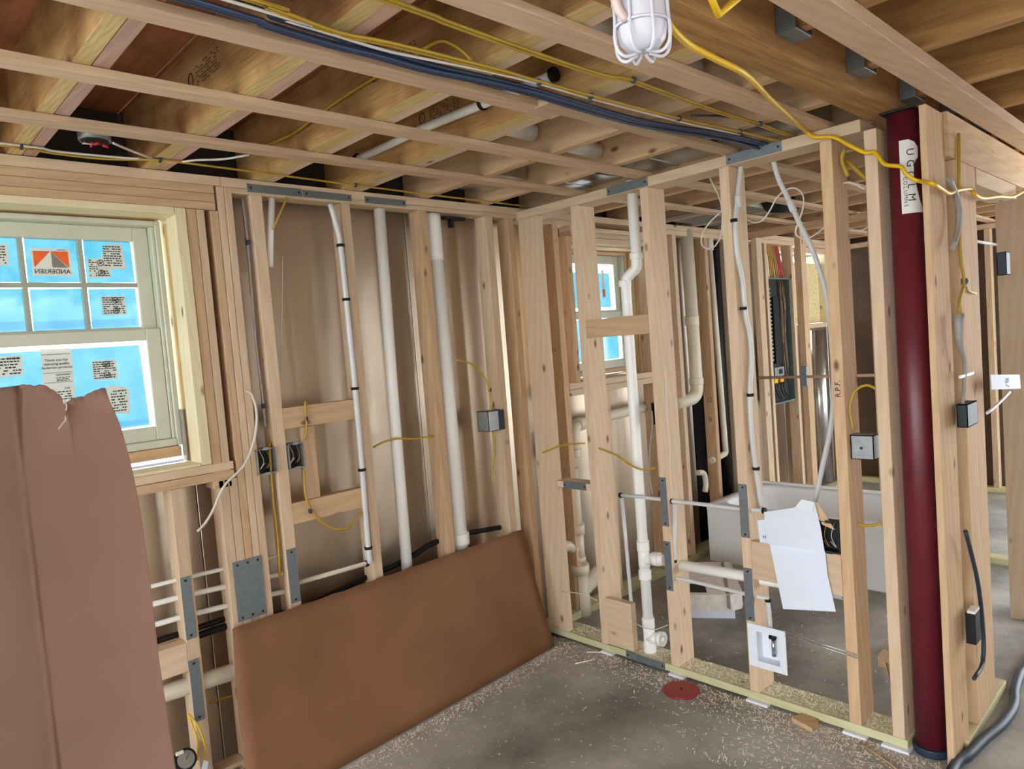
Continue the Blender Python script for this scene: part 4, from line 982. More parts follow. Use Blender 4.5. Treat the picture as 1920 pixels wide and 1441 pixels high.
pipe('drain_pipe', 'cream drain pipe with a sweep elbow on the wall under the second window', [(0.40, 0.06, 0.95)]+bend((0.40, 0.06, 0.95), (0.42, 0.08, 1.135), (0.6, 0.1, 1.15), 0.08)+[(0.6, 0.1, 1.15), (1.3, 0.1, 1.168)], 0.035, 'pvc_old', hubs=[((0.50, 0.09, 1.143), (1, 0.1, 0.08), 0.06), ((0.405, 0.065, 0.98), (0, 0, 1), 0.05)])
t = pipe('drain_pipe', 'tall tan drain pipe with an elbow at its foot on the bathroom window wall', [(1.765, 0.03, 2.40), (1.775, 0.03, 1.4)]+bend((1.775, 0.03, 1.4), (1.778, 0.03, 1.175), (1.5, 0.03, 1.155), 0.09)+[(1.47, 0.03, 1.153)], 0.047, 'pvc_old', hubs=[((1.767, 0.03, 1.74), (0, 0, 1), 0.07, 1.12), ((1.775, 0.03, 1.29), (0, 0, 1), 0.05, 1.12)], seg=18)
pipe('water_line', 'slim tan pipe with an elbow in front of the black membrane', [(2.09, 0.04, 2.33), (2.115, 0.04, 1.6), (2.145, 0.04, 0.73)]+bend((2.145, 0.04, 0.73), (2.15, 0.04, 0.69), (2.0, 0.04, 0.675), 0.03)+[(1.93, 0.04, 0.668)], 0.024, 'pvc_old', hubs=[((2.085, 0.04, 2.31), (0, 0, 1), 0.09, 1.5)])
pipe('vent_pipe', 'thick black pipe standing left in the black bay', [(2.03, 0.1, 2.39), (2.05, 0.1, 0.05)], 0.032, 'black', seg=14)
pipe('vent_pipe', 'thick black pipe standing right in the black bay', [(2.23, 0.1, 2.39), (2.25, 0.1, 0.05)], 0.04, 'black', seg=14)
pipe('drain_fitting', 'cream pipe trap low in the bathroom window wall', [(1.70, 0.02, 0.62), (1.78, 0.02, 0.6), (1.80, 0.02, 0.52), (1.78, 0.02, 0.46)], 0.02, 'pvc_old', smooth=True, seg=10)
# floor drain fittings behind the corner post
t = thing('drain_tee', 'stacked cream drain fittings rising from the slab behind the corner post', 'pipe', (0.33, 0.03, 0))
dx, dy = 0.33, 0.025
def seg_(nm, z0, z1, r): 
    bm = bmesh.new(); sweep(bm, [(dx, dy, z0), (dx, dy, z1)], r, 18, False); return obj(nm, bm, 'pvc_old', t)
seg_('riser', 0.52, 0.9, 0.036); seg_('hub', 0.50, 0.56, 0.048); seg_('tee', 0.36, 0.50, 0.038); seg_('hub', 0.33, 0.36, 0.042); seg_('hub', 0.255, 0.315, 0.058); seg_('wye', 0.0, 0.255, 0.05)
bm = bmesh.new(); sweep(bm, [(dx, dy, 0.40), (dx-0.07, dy+0.02, 0.44), (dx-0.15, dy+0.04, 0.45)], 0.035, 14); obj('branch', bm, 'pvc_old', t)
bm = bmesh.new(); sweep(bm, [(dx, dy, 0.14), (dx+0.08, dy-0.05, 0.22), (dx+0.11, dy-0.07, 0.25)], 0.045, 14); obj('branch', bm, 'pvc_old', t)
# ceiling pipes
pipe('conduit', 'grey conduit with black clips crossing the joist bay overhead', W['conduit'], 0.016, 'pvc', seg=12, clips=[((-1.13, -0.2, 2.504), (0, 1, 0)), ((-1.13, -1.0, 2.5), (0, 1, 0)), ((-1.13, -1.33, 2.49), (0, 1, 0))])
pipe('drain_pipe', 'white drain pipe stub passing through a joist above the middle strap', [(-0.95, -0.80, 2.53), (-0.68, -0.80, 2.52)], 0.035)
pipe('drain_pipe', 'white drain pipe stub passing through the next joist bay', [(-0.56, -0.80, 2.51), (-0.27, -0.80, 2.50)], 0.035)
pipe('drain_pipe', 'white drain pipe crossing high between joists beside the caged lamp', [(-1.38, -1.56, 2.56), (-1.12, -1.56, 2.54)], 0.035)
pipe('drain_pipe', 'white drain pipe crossing between joists above the yellow cables', [(-0.93, -1.56, 2.53), (-0.70, -1.56, 2.52)], 0.035)
def ductbox(label, lo, hi): 
    t = thing('duct', label, 'duct', (lo[0], lo[1], lo[2])); box('duct_shell', lo, hi, 'duct', t, bevel=0.004)
    box('duct_seam', (lo[0]-0.004, (lo[1]+hi[1])/2-0.012, lo[2]-0.003), (hi[0]+0.004, (lo[1]+hi[1])/2+0.012, lo[2]), 'duct', t); return t
ductbox('shiny sheet metal duct tucked between joists over the partition', (-0.19, -1.16, 2.455), (0.155, -0.72, 2.6))
ductbox('shiny sheet metal duct end near the wall corner overhead', (-0.19, -0.62, 2.465), (0.155, -0.2, 2.6))
ductbox('shiny duct patch over the window wall plate near the corner', (-0.59, -0.36, 2.47), (-0.27, -0.05, 2.6))
ductbox('shiny duct high beside the cable bundle over the partition', (-0.19, -1.66, 2.45), (0.155, -1.30, 2.6))
t = thing('sheet_metal_pan', 'blue-grey sheet metal pan hanging between bathroom straps', 'duct', (1.6, -0.25, 2.43)); box('pan', (1.29, -0.62, 2.426), (1.98, -0.06, 2.432), 'steel', t, axis=0)
box('pan_flange', (1.29, -0.63, 2.424), (1.98, -0.622, 2.45), 'label', t)
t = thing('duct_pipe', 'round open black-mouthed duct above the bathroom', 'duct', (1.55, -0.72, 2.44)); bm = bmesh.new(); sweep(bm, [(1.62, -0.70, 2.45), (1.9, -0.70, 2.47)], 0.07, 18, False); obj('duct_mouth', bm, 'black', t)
pipe('duct_pipe', 'silver round duct standing low behind the bathroom wall', [(3.62, -0.1, 0.2), (3.62, -0.1, 1.58)], 0.07, 'duct', catg='duct')

# ================================================================== electrical
def cable(label, pts, r, mat, group=None, name='cable', catg='cable', clips=(), smooth=True, n=3):
    t = thing(name, label, catg, min(pts, key=lambda p: p[2]), group)
    tube('cable_run', pts, r, mat, t, 6, smooth, n)
    for c in clips:
        ring('staple', c, (1, 0, 0), 0, r*2.4, 0.008, 'blue', t, 8)
    return t
def shift(pts, d): return [(p[0]+d[0], p[1]+d[1], p[2]+d[2]) for p in pts]
bl = W['blue']
bl = [(-3.6, -1.40, 2.41)] + bl + [(0.07, -1.45, 2.41)]
lab = ['outermost', 'second', 'middle', 'fourth', 'inner']
for k in range(5):
    pts = [(p[0], p[1]-0.017+0.011*k+0.006*math.sin(p[0]*3+k*2.1), p[2]-0.004+0.005*math.sin(p[0]*2.2+k*1.7)-(0.006 if k in (1, 3) else 0)) for p in bl]
    cable('navy cable of the thick blue bundle overhead, %s' % ('nearest the red column side', 'second from the column side', 'in the middle', 'second from the window wall side', 'nearest the window wall side')[k], pts, 0.0058, 'blue', 'navy cables in the overhead bundle')
for k in range(2):
    pts = [(-3.4, -1.45, 2.41)] + W['yel_main'] + [(0.08, -1.51, 2.41)]
    pts = [(p[0], p[1]+(k*0.013-0.006)*(1+0.5*math.sin(p[0]*3)), p[2]+0.002*k) for p in pts]
    cable('yellow cable running along the navy bundle, %s' % ('nearer the window wall' if k else 'farther from the window wall'), pts, 0.0042, 'yel', clips=[(-1.31, -1.43, 2.40), (-1.09, -1.436, 2.40), (-0.64, -1.456, 2.40), (-0.28, -1.489, 2.40)] if k else ())
cable('thin white cable running inside the yellow and navy bundle', [(-3.4, -1.42, 2.41)]+W['white_main'], 0.004, 'white')
for k in range(2):
    pts = [(-3.4, -1.59, 2.42)] + W['yel_two'] + [(0.1, -1.56, 2.42)]
    pts = [(p[0], p[1]+k*0.013, p[2]) for p in pts]
    cable('%s of the yellow cable pair between the bundle and the lamp' % ('near one' if k else 'far one'), pts, 0.0042, 'yel', clips=[(-1.06, -1.573, 2.41), (-0.27, -1.565, 2.41)] if k else ())
cable('yellow cable branching from the bundle in a hump and down along a joist', W['yel_branch'], 0.005, 'yel')
cable('yellow cable stapled along the top of the window wall', [(-3.4, -0.1, 2.416)]+W['yel_wall'], 0.0042, 'yel', clips=[W['yel_wall'][1], W['yel_wall'][4], W['yel_wall'][7]])
cable('white cable stapled along the top of the window wall', [(-3.4, -0.09, 2.418)]+W['white_wall'], 0.004, 'white')
cable('white cable dropping from the ceiling box with red wire nuts', W['white_drop'], 0.004, 'white')
cable('dark grey cable crossing from the navy bundle to the yellow pair', [(-0.60, -1.48, 2.41), (-0.45, -1.535, 2.415), (-0.27, -1.56, 2.41)], 0.004, 'hose')
t = thing('ceiling_box', 'round metal ceiling box with red wire nuts in the joist bay', 'electrical box', (-2.12, -0.19, 2.44))
bm = bmesh.new(); sweep(bm, [(-2.12, -0.185, 2.445), (-2.12, -0.185, 2.49)], 0.05, 8, False); obj('box_body', bm, 'box', t)
bm = bmesh.new(); sweep(bm, [(-2.12, -0.185, 2.443), (-2.12, -0.185, 2.4449)], 0.044, 8, False); obj('box_mouth', bm, 'black', t)
for k, a in enumerate((0.2, 1.4, 2.4)):
    c = Vector((-2.115+0.018*math.cos(a*2), -0.19+0.014*math.sin(a*2), 2.437)); bm = bmesh.new(); sweep(bm, [c, c+Vector((0.018*math.cos(a), 0.018*math.sin(a), -0.006))], lambda t_: 0.0065-0.003*t_, 8, False); obj('wire_nut', bm, 'rednut', t)
for k in range(3): tube('wire', [(-2.15, -0.17+0.01*k, 2.442), (-2.14, -0.19, 2.432), (-2.12, -0.19, 2.436)], 0.0015, 'white', t, 5)
# work-light string
t = thing('cage_lamp', 'caged work lamp with a milky plastic guard hanging under the beam', 'lamp', (-1.642, -2.0, 2.205))
lc = Vector((-1.632, -2.0, 0)); 
bm = bmesh.new(); prof = [(0.004, 2.216), (0.03, 2.219), (0.044, 2.236), (0.050, 2.275), (0.049, 2.37), (0.036, 2.395)]
rings_ = [[bm.verts.new((lc.x+r_*math.cos(2*math.pi*k/20), lc.y+r_*math.sin(2*math.pi*k/20), z)) for k in range(20)] for r_, z in prof]
for a, b_ in zip(rings_, rings_[1:]):
    for k in range(20): f = bm.faces.new((a[k], a[(k+1) % 20], b_[(k+1) % 20], b_[k])); f.smooth = True
bm.faces.new(rings_[0][::-1]); bm.faces.new(rings_[-1]); obj('guard', bm, 'lampguard', t)
for k in range(8):
    a = 2*math.pi*k/8+0.2
    rp = [(lc.x+r_*math.cos(a), lc.y+r_*math.sin(a), z) for r_, z in ((0.012, 2.213), (0.036, 2.207), (0.051, 2.218), (0.056, 2.24), (0.054, 2.27), (0.052, 2.33), (0.043, 2.39))]
    tube('cage_rib', rp, 0.0035, 'lampguard', t, 6)
for z in (2.262, 2.31, 2.355):
    tube('cage_ring', [(lc.x+0.053*math.cos(2*math.pi*k/20), lc.y+0.053*math.sin(2*math.pi*k/20), z) for k in range(21)], 0.003, 'lampguard', t, 6, False)
bm = bmesh.new(); sweep(bm, [(lc.x, lc.y, 2.395), (lc.x, lc.y, 2.47)], 0.028, 16, False); obj('socket', bm, 'cord', t)
tube('hanging_hook', [(lc.x-0.055, lc.y, 2.42), (lc.x-0.075, lc.y+0.01, 2.35), (lc.x-0.062, lc.y+0.01, 2.29), (lc.x-0.048, lc.y, 2.262)], 0.009, 'pinkplastic', t, 8)
cable('yellow extension cord swagging from the caged lamp across the column', W['cord'], 0.0078, 'cord', name='extension_cord', n=5)
cable('yellow cord loop dipping into the top of the view', [(-1.75, -2.15, 2.4)]+W['cord_v']+[(-1.45, -2.15, 2.4)], 0.007, 'cord', name='extension_cord', smooth=False)
cable('yellow cord hanging at the top right corner', W['cord_r'], 0.010, 'cord', name='extension_cord')
# boxes on the window wall
ebox('outlet_box', 'square metal box left of the first room stud, under the white cable', (-1.612, -0.012, 1.224), (-1.528, 0.05, 1.327), (0, -1, 0))
ebox('outlet_box', 'square metal box between the first stud and its blocking', (-1.472, -0.012, 1.224), (-1.405, 0.05, 1.329), (0, -1, 0))
t = ebox('outlet_box', 'grey metal box on the stud beside the thick vent pipe', (-0.36, -0.03, 1.222), (-0.285, 0.06, 1.330), (0, -1, 0), closed=True)
box('box_cover', (-0.284, -0.028, 1.222), (-0.241, 0.04, 1.328), 'boxdark', t)
cable('yellow cable arching down to the box beside the thick vent pipe', W['yelA_box'], 0.005, 'yel', clips=[(-0.315, -0.01, 1.44)])
cable('yellow cable looping below the box beside the thick vent pipe', W['yelA_box2'], 0.005, 'yel')
cable('yellow cable passing behind the thin vent pipe into the third stud', W['yelA_32'], 0.005, 'yel')
cable('yellow cable drooping under the lower blocking', W['yelA_low'], 0.005, 'yel', clips=[(-1.40, -0.01, 1.03)])
cable('yellow cable on the upper blocking above the box', [(-1.375, -0.008, 1.50), (-1.376, -0.008, 1.44), (-1.38, -0.008, 1.38), (-1.395, -0.008, 1.335)], 0.0045, 'yel', clips=[(-1.376, -0.008, 1.425)])
cable('loose white cable curling out of the post beside the window', W['whiteA'], 0.0052, 'white')
cable('grey cable clipped down the left side of the first room stud', W['gray_st1'], 0.005, 'grey', clips=[(-1.547, 0.02, 2.17), (-1.548, 0.02, 1.5)])
cable('yellow cable hanging down from the plate beside the short conduit', W['yelst1'], 0.0045, 'yel')
cable('yellow cable running down behind the first room stud below its box', W['yelst1b'], 0.0055, 'yel')
cable('thin shiny white wire hanging in the foil bay', W['thinst1'], 0.002, 'white')
cable('yellow cable crossing the low bay near the cardboard sheet', W['yel_bay'], 0.005, 'yel')
cable('black hose running level behind the studs above the cardboard sheet', W['blackhose'], 0.014, 'black', catg='hose', name='hose')
cable('second black hose under the water lines left of the big plate', [(-2.4, 0.09, 0.66), (-1.9, 0.09, 0.655), (-1.6, 0.09, 0.66)], 0.012, 'black', catg='hose', name='hose')
cable('yellow lanyard, left strand of the tag loop on the low stud', W['yel_tag'], 0.0035, 'cord'); cable('yellow lanyard, right strand of the tag loop on the low stud', W['yel_tag2'], 0.0035, 'cord')
t = thing('tag', 'small white tag at the end of the yellow lanyard', 'tag', (-1.945, -0.03, 0.15)); quad('tag_card', [(-1.966, -0.031, 0.13), (-1.94, -0.031, 0.13), (-1.925, -0.031, 0.178), (-1.941, -0.031, 0.192)], 0.002, 'paper', t, (0, -1, 0))
t = thing('gauge', 'round black pressure gauge at the bottom edge beside the tall cardboard', 'gauge', (-2.035, -0.05, 0.16))
gc = Vector((-2.012, -0.06, 0.24)); nn = Vector((0.1, -0.9, 0.5)).normalized()
bm = bmesh.new(); sweep(bm, [gc+nn*-0.03, gc+nn*-0.028, gc], 0.04, 24, False); obj('gauge_body', bm, 'black', t)
bm = bmesh.new(); sweep(bm, [gc, gc+nn*0.002], 0.031, 24, False); obj('dial', bm, 'greyprint', t)
tube('needle', [gc+nn*0.004, gc+nn*0.004+Vector((0.012, 0, 0.018))], 0.0012, 'ink', t, 4, False)
box('gauge_label', (-2.045, -0.066, 0.268), (-2.018, -0.056, 0.28), 'label', t)
tube('stem', [gc+nn*-0.02, (-2.035, -0.035, 0.12), (-2.035, -0.03, 0.0)], 0.012, 'black', t, 8)
# partition wiring
cable('yellow cable from the corner post to the first partition stud', W['yel_b1'], 0.005, 'yel'); cable('yellow cable from the first partition stud across the drain stack', W['yel_b2'], 0.005, 'yel')
cable('thin white wire stapled down the second partition stud', W['thin_white'], 0.0025, 'white')
cable('thin white wire low between the corner post and first stud', W['white_low'], 0.0025, 'white'); cable('thin white wire wrapped round the foot of the drain stack', W['white_low2'], 0.0025, 'white')
cable('grey cable hanging from the black box behind the second partition stud', W['gray_b2'], 0.005, 'grey')
cable('yellow cable arch above the steel box on the fourth stud', W['yel_loop4'], 0.0055, 'yel', clips=[(0.02, -1.698, 1.24)])
cable('short yellow cable between the fourth and fifth studs above the tub', W['yel_4b'], 0.0055, 'yel')
cable('yellow cable behind the top of the fourth stud', W['yel_4top'], 0.009, 'yel'); cable('yellow cable running from the fourth to the fifth stud near the top', W['yel_4top2'], 0.009, 'yel')
cable('white wire loop hanging left of the third stud', W['loop1'], 0.0035, 'white'); cable('white wire looping round the slanted water line', W['loop2'], 0.0035, 'white')
cable('white wire bowing between the fourth and fifth studs near the top', W['loop3'], 0.004, 'white'); cable('white wire sagging between the fourth and fifth studs', W['loop4'], 0.003, 'white')
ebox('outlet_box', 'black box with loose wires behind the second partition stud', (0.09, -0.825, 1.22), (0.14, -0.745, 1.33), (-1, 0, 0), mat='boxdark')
t = ebox('outlet_box', 'shiny steel box fixed beside the fourth partition stud', (0.028, -1.80, 1.12), (0.09, -1.716, 1.215), (-1, 0, 0), closed=True)
bm = bmesh.new(); sweep(bm, [(0.0275, -1.755, 1.165), (0.026, -1.755, 1.165)], 0.006, 8, False); obj('screw', bm, 'boxdark', t)
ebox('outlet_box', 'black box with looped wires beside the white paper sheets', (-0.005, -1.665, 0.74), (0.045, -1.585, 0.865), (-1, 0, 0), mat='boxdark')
# recessed white supply box with valve
t = thing('supply_box', 'white recessed plastic supply box with a small valve, low on the third stud', 'supply box', (0, -1.33, 0.17))
A_ = [Vector((-0.006, -1.246, 0.362)), Vector((-0.006, -1.418, 0.362)), Vector((-0.006, -1.418, 0.17)), Vector((-0.006, -1.246, 0.17))]
B_ = [Vector((-0.006, -1.287, 0.332)), Vector((-0.006, -1.388, 0.332)), Vector((-0.006, -1.388, 0.20)), Vector((-0.006, -1.287, 0.20))]
bm = bmesh.new(); dp = Vector((0.05, 0, 0)); fl_ = Vector((0.005, 0, 0))
va = [bm.verts.new(p) for p in A_]; vb = [bm.verts.new(p) for p in B_]; vc = [bm.verts.new(p+dp) for p in B_]; ve = [bm.verts.new(p+fl_) for p in A_]
for i in range(4):
    j = (i+1) % 4; bm.faces.new((va[i], va[j], vb[j], vb[i])); bm.faces.new((vb[i], vb[j], vc[j], vc[i])); bm.faces.new((va[i], va[j], ve[j], ve[i]))
bm.faces.new(vc); obj('housing', bm, 'plastic', t)
tube('valve_stem', [(0.03, -1.345, 0.222), (0.03, -1.345, 0.30)], 0.009, 'duct', t, 10, False)
bm = bmesh.new(); sweep(bm, [(0.02, -1.335, 0.312), (0.02, -1.36, 0.312)], 0.012, 8, False); obj('valve_handle', bm, 'black', t)
for k in range(2):
    cable('%s of two thin steel support rods right of the white supply box' % ('upper' if k == 0 else 'lower'), shift(W['rods'], (0, 0, -0.012*k)), 0.003, 'duct', name='support_rod', catg='rod', smooth=False)
# papers
t = thing('paper_sheet', 'long blank white paper hanging below the folded one', 'paper'); quad('sheet', W['sheet2'], 0.0006, 'paper', t, (-1, 0, 0))
t = thing('paper_sheet', 'curled blank white paper pinned over the backer board', 'paper'); q = quad('sheet', W['sheet1'], 0.0006, 'paper', t, (-1, 0, 0))
quad('taped_corner', [(-0.02, -1.498, 0.912), (-0.022, -1.53, 0.95), (-0.021, -1.581, 0.944), (-0.021, -1.57, 0.90)], 0.0006, 'plastic', t, (-1, 0, 0))
quad('back_page', [(-0.004, -1.585, 0.944), (-0.004, -1.65, 0.835), (-0.004, -1.60, 0.85), (-0.004, -1.575, 0.92)], 0.0006, 'spf_warm', t, (-1, 0, 0))
t = thing('paper_note', 'small white note printed with an H beside the larger paper', 'paper'); quad('sheet', W['sheet0'], 0.0006, 'paper', t, (-1, 0, 0)); text('H', (-0.0118, -1.353, 0.765), 0.022, (0, -1, 0), (0, 0, 1), 'ink', t)
# electrical panel
t = thing('breaker_panel', 'open breaker panel with exposed wiring seen through the partition', 'electrical panel', (3.17, 0.03, 0.97))
pa, pb, pz0, pz1, py = 2.955, 3.39, 0.97, 2.065, 0.02
bm = bmesh.new()
for lo, hi in (((pa, py, pz0), (pa+0.012, py+0.055, pz1)), ((pb-0.012, py, pz0), (pb, py+0.055, pz1)), ((pa, py, pz1-0.015), (pb, py+0.055, pz1)), ((pa, py, pz0), (pb, py+0.055, pz0+0.015)), ((pa, py+0.05, pz0), (pb, py+0.055, pz1))): bx(bm, lo, hi)
obj('cabinet', bm, 'green', t)
box('interior', (pa+0.013, py+0.044, pz0+0.016), (pb-0.013, py+0.049, pz1-0.016), 'boxdark', t, axis=2)
for k in range(19): box('terminal', (pa+0.05, py+0.02, 1.96-0.034*k), (pa+0.105, py+0.043, 1.977-0.034*k), 'box', t)
box('bus_bar', (pa+0.14, py+0.02, 1.32), (pa+0.25, py+0.043, 1.90), 'black', t)
box('main_breaker', (pa+0.07, py+0.005, 1.21), (pa+0.25, py+0.043, 1.29), 'box', t); box('breaker_switch', (pa+0.15, py-0.003, 1.23), (pa+0.20, py+0.0045, 1.27), 'black', t)
for xx in (pa+0.07, pa+0.18): box('lug', (xx, py+0.01, 1.155), (xx+0.06, py+0.043, 1.205), 'cord', t)
rnd = random.Random(4)
for k in range(14):
    x = pa+0.27+0.1*rnd.random(); tube('wire', [(x, py+0.03, 2.04), (x+0.03*rnd.random(), py+0.025, 1.8), (x-0.05*rnd.random(), py+0.02, 1.55), (x+0.02, py+0.03, 1.3-0.2*rnd.random())], 0.003, rnd.choice(['brown', 'boxdark', 'boxdark', 'straw', 'hose', 'beam']), t, 5)
for k in range(4):
    tube('wire', [(pa+0.1+0.06*k, py+0.03, 1.15), (pa+0.12+0.05*k, py+0.02, 1.07), (pa+0.2+0.05*k, py+0.025, 1.01)], 0.006, rnd.choice(['boxdark', 'brown']), t, 5)
for k in range(11):
    x = 3.03+0.03*k; mt_ = ('grey', 'white', 'yel', 'yel', 'yel', 'yel', 'straw', 'straw', 'redcable', 'redcable', 'redcable')[k]
    cable('%s cable entering the top of the breaker panel' % ('fat grey', 'fat white', 'leftmost yellow', 'second yellow', 'third yellow', 'rightmost yellow', 'left orange', 'right orange', 'leftmost red', 'middle red', 'rightmost red')[k], [(x-0.02, 0.09, 2.40), (x, 0.07, 2.25), (x+0.02*(k > 5), 0.06, 2.067)], 0.009 if k > 1 else 0.02, mt_, 'cables above the breaker panel')
cable('black cable running down the stud right of the breaker panel', [(3.60, -0.03, 2.35), (3.62, -0.03, 1.8), (3.60, -0.03, 1.2), (3.63, -0.03, 0.85), (3.57, -0.03, 0.7)], 0.012, 'black')
cable('level copper rod strapped across the studs behind the tub', [W['rod2'][0], W['rod2'][3]], 0.012, 'pinkpipe', name='copper_rod', catg='pipe', smooth=False)
t = thing('strap_plate', 'grey strap plate holding the copper rod', 'bracket', (2.39, -0.5, 1.2)); box('strap_plate', (2.468, W['rod2p'][0][1]-0.025, 1.18), (2.4995, W['rod2p'][0][1]+0.025, 1.33), 'steel', t)
t = thing('strap_plate', 'grey strap plate at the right end of the copper rod', 'bracket', (2.39, -0.9, 1.2)); box('strap_plate', (2.468, W['rod2p'][1][1]-0.025, 1.20), (2.4995, W['rod2p'][1][1]+0.025, 1.31), 'steel', t)
# right side
cable('pale grey flexible conduit curving down the short wall stud', W['r_cable'], 0.011, 'grey')
cable('yellow cable running down the corner of the short wall', W['r_yel'], 0.006, 'yel', clips=[(0.294, -2.06, 1.776)]); cable('yellow cable stub splitting off to the right on the short wall', W['r_yel2'], 0.005, 'yel')
cable('grey sleeve with white cable hanging on the short wall', W['r_grey'], lambda t_: 0.019-0.012*min(1, t_*1.6), 'grey')
t = ebox('outlet_box', 'grey metal box hanging at the end of the white cable on the short wall', (0.14, -2.09, 1.24), (0.275, -2.055, 1.325), (0, -1, 0), closed=True, mat='nail')
t = thing('cable_tie', 'white cable tie across the short wall stud', 'cable tie', (0.15, -2.07, 1.42)); box('tie', (0.14, -2.074, 1.42), (0.32, -2.066, 1.432), 'plastic', t)
cable('black cord hanging down the short wall to its bottom plate', W['r_black'], 0.008, 'hose')
t = thing('outlet_box', 'slim black box beside the black cord on the short wall', 'electrical box', (0.18, -2.06, 0.41)); box('box_body', (0.15, -2.085, 0.42), (0.215, -2.052, 0.54), 'black', t); box('box_lip', (0.14, -2.087, 0.541), (0.205, -2.06, 0.552), 'label', t)
t = thing('tag', 'white card tag with dark marks on the stud at the right edge', 'tag', (0.7, -2.1, 1.3)); q = quad('tag_card', W['r_tag'], 0.002, 'paper', t, (0, -1, 0)); text('S/', (0.70, -2.104, 1.352), 0.06, (0, 0, -1), (1, 0, 0), 'ink', q)
cable('white zip strip hanging from the card tag', W['r_zip'], 0.006, 'plastic', name='zip_strip', catg='cable tie')
pipe('drain_pipe', 'white drain pipe with hubs at the right edge beyond the short wall', [(1.66, -1.97, 2.2), (1.66, -1.97, 0.0)], 0.028, hubs=[((1.66, -1.97, 0.36), (0, 0, 1), 0.06), ((1.66, -1.97, 0.2), (0, 0, 1), 0.12, 1.4)])
t = ebox('outlet_box', 'dark grey box high on the far stud at the right', (1.30, -2.0, 1.82), (1.38, -1.96, 1.93), (0, -1, 0), mat='hose', wires=False, closed=True)
pipe('water_line', 'thin white line crossing level high at the right', [(1.0, -1.9, 1.99), (2.2, -1.9, 1.99)], 0.008, 'pex', seg=8, catg='water pipe')
t = thing('hose', 'thick blue-black hose curling over the slab round the end of the short wall', 'hose', (0.4, -2.1, 0)); tube('hose_run', [(1.9, -2.1, 0.02)]+W['hose']+[(-0.6, -2.1, 0.02)], 0.019, 'hose', t, 10, True, 5)
# marks printed on the laminated joists
def joist_mark(x, y, z, r=0.022):
    j = min((o for o in ce.children if o.name.startswith('joist') and not o.name.startswith('joist_h')), key=lambda o: abs(o.location.x-0.02-x))
    bm = bmesh.new()
    for k in range(20):
        a = 2*math.pi*k/20; b_ = 2*math.pi*(k+1)/20
        sweep(bm, [(x-0.0008, y+r*0.8*math.cos(a), z+r*math.sin(a)), (x-0.0008, y+r*0.8*math.cos(b_), z+r*math.sin(b_))], 0.0016, 4, False)
    rnd = random.Random(int(-x*100))
    for q_ in range(7):
        for w_ in range(9):
            if rnd.random() < 0.75: bx(bm, (x-0.001, y-0.06-0.02*w_, z+0.025-0.009*q_), (x-0.0002, y-0.045-0.02*w_-rnd.random()*0.004, z+0.028-0.009*q_))
    obj('stamp', bm, 'stampink', j)
joist_mark(-1.5085, -0.92, 2.545); joist_mark(-1.9315, -0.55, 2.56); joist_mark(-1.9315, -1.22, 2.56); joist_mark(-1.0965, -0.62, 2.56)
t = thing('pipe_bracket', 'black bracket under the plate right of the thick vent pipe', 'bracket', (-0.44, 0.03, 2.3)); box('bracket_arm', (-0.50, 0.02, 2.335), (-0.36, 0.05, 2.35), 'black', t); box('bracket_hook', (-0.46, 0.02, 2.295), (-0.44, 0.05, 2.334), 'black', t)
# floor bits
t = thing('floor_disc', 'red plastic disc lying on the slab beside the partition', 'disc', (-0.11, -0.948, 0)); bm = bmesh.new(); sweep(bm, [(-0.11, -0.948, 0.001), (-0.11, -0.948, 0.006), (-0.11, -0.948, 0.010)], lambda t_: (0.083, 0.085, 0.078)[int(round(t_*2))], 32, False); obj('plate', bm, 'disc', t)
bm = bmesh.new(); sweep(bm, [(-0.11, -0.948, 0.010), (-0.11, -0.948, 0.014)], 0.006, 10, False); obj('hub', bm, 'ink', t)
t = thing('wood_scrap', 'small square wood offcut on the slab beside the bottom plate', 'wood', (-0.055, -1.505, 0)); bm = bmesh.new()
sc = [Vector(p) for p in W['scrap']]; a = [bm.verts.new(p+Vector((-0.01, 0, 0.002))) for p in sc]; b_ = [bm.verts.new(p+Vector((-0.01, 0, 0.022))) for p in sc]
bm.faces.new(a); bm.faces.new(b_)
for i in range(4): bm.faces.new((a[i], a[(i+1) % 4], b_[(i+1) % 4], b_[i]))
obj('block', bm, 'spf_warm', t)
for k, (ya, yb) in enumerate(((-0.469, -0.393), (-0.90, -0.815), (-1.325, -1.223), (-1.735, -1.643), (-1.889, -1.79))):
    w = ('nearest the leaning cardboard', 'behind the red disc', 'below the supply box', 'right of the wood offcut', 'at the foot of the red column')[k]
    t = thing('shim', 'white plastic shim under the bottom plate, '+w, 'shim', (0, ya, 0)); box('shim_body', (-0.02, ya, 0.0), (0.06, yb, 0.0115), 'plastic', t)
cable('thin brown strip lying on the slab in front of the last shim', [(-0.045, -1.72, 0.004), (-0.16, -1.92, 0.004), (-0.3, -2.08, 0.004)], 0.004, 'spf_warm', name='wood_strip', catg='wood')
for k, (a, b_) in enumerate((((-0.20, -0.37, 0.003), (-0.10, -0.42, 0.003)), ((-0.06, -0.33, 0.003), (0.0, -0.42, 0.003)))):
    cable('long pale wood splinter on the slab near the leaning cardboard, %s' % ('left one' if k == 0 else 'right one'), [a, b_], 0.003, 'chip', name='splinter', catg='wood', smooth=False)
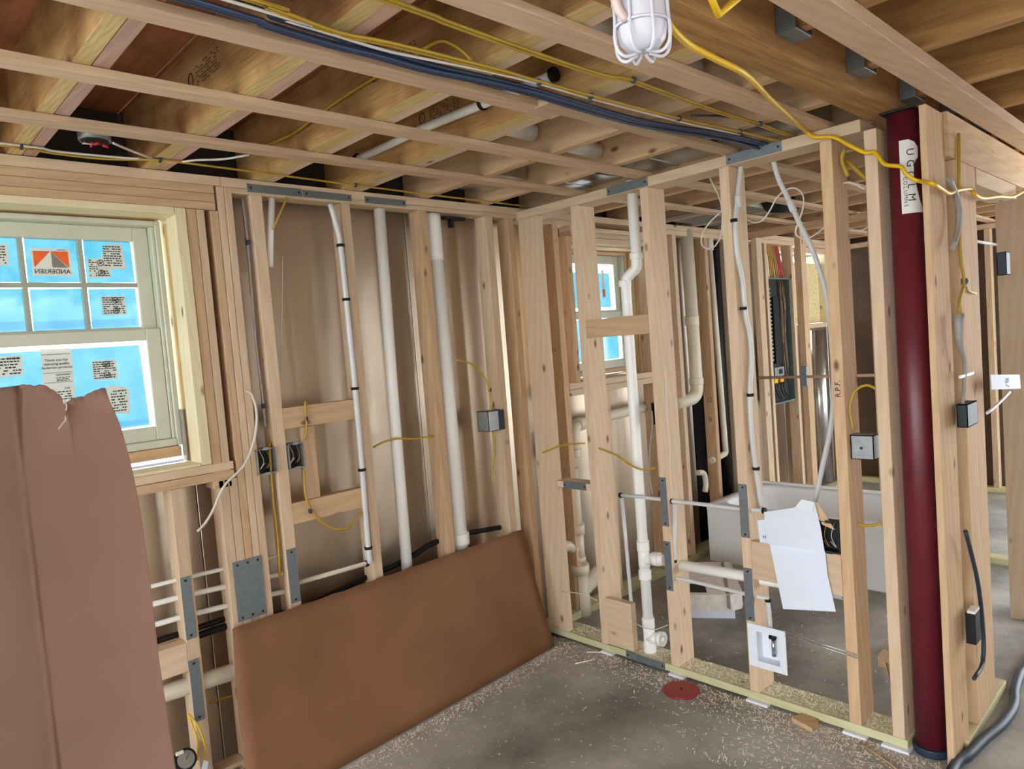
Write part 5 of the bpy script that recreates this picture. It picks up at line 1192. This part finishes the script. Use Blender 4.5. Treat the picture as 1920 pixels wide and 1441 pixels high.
# sawdust and chips
rnd = random.Random(3); vs = []; fs = []
def chip(x, y, z, s):
    s *= rnd.choice((0.7, 1, 1, 1.8))
    a = rnd.random()*math.pi; l = s*(0.6+rnd.random()*2); w_ = s*0.35; ca, sa = math.cos(a), math.sin(a); i = len(vs)
    dz = rnd.random()*0.004
    vs.extend([(x-ca*l-sa*w_, y-sa*l+ca*w_, z), (x-ca*l+sa*w_, y-sa*l-ca*w_, z+0.001), (x+ca*l+sa*w_, y+sa*l-ca*w_, z+dz), (x+ca*l-sa*w_, y+sa*l+ca*w_, z+dz+0.001)]); fs.append((i, i+1, i+2, i+3))
for _ in range(1500):
    u = rnd.random(); off = abs(rnd.gauss(0, 0.05)); chip(-1.8+1.75*u, -0.23+0.085*u-off-0.01, 0.001, 0.003)
for _ in range(2400):
    y = -1.95*rnd.random()**0.8; off = abs(rnd.gauss(0, 0.09)); chip(-0.01-off, y-0.05, 0.001, 0.003)
for _ in range(2600): chip(rnd.uniform(0.01, 0.13), rnd.uniform(-1.86, -0.16), 0.048, 0.003)
for _ in range(900): chip(rnd.gauss(-0.28, 0.16), rnd.gauss(-1.65, 0.25), 0.001, 0.0035)
for _ in range(700): chip(rnd.uniform(-1.6, 0.0), rnd.uniform(-2.2, -0.3), 0.001, 0.0025)
for _ in range(300): chip(rnd.uniform(0.2, 1.5), rnd.uniform(-2.0, -0.2), 0.001, 0.003)
me = bpy.data.meshes.new('sawdust'); me.from_pydata(vs, [], fs); me.materials.append(M['chip'])
o = bpy.data.objects.new('sawdust', me); C.objects.link(o); o['kind'] = 'stuff'; tag(o, 'pale sawdust and wood chips scattered on the slab and bottom plate', 'sawdust')

# lettering becomes mesh, so that every piece of print is geometry of its own
bpy.context.view_layer.update()
dg = bpy.context.evaluated_depsgraph_get()
for o in [o for o in bpy.data.objects if o.type == 'FONT']:
    me = bpy.data.meshes.new_from_object(o.evaluated_get(dg))
    n_ = bpy.data.objects.new('print', me); C.objects.link(n_)
    n_.parent = o.parent; n_.matrix_parent_inverse = o.matrix_parent_inverse.copy()
    n_.location = o.location; n_.rotation_euler = o.rotation_euler; n_.scale = o.scale
    bpy.data.objects.remove(o)
    n_.name = 'lettering'
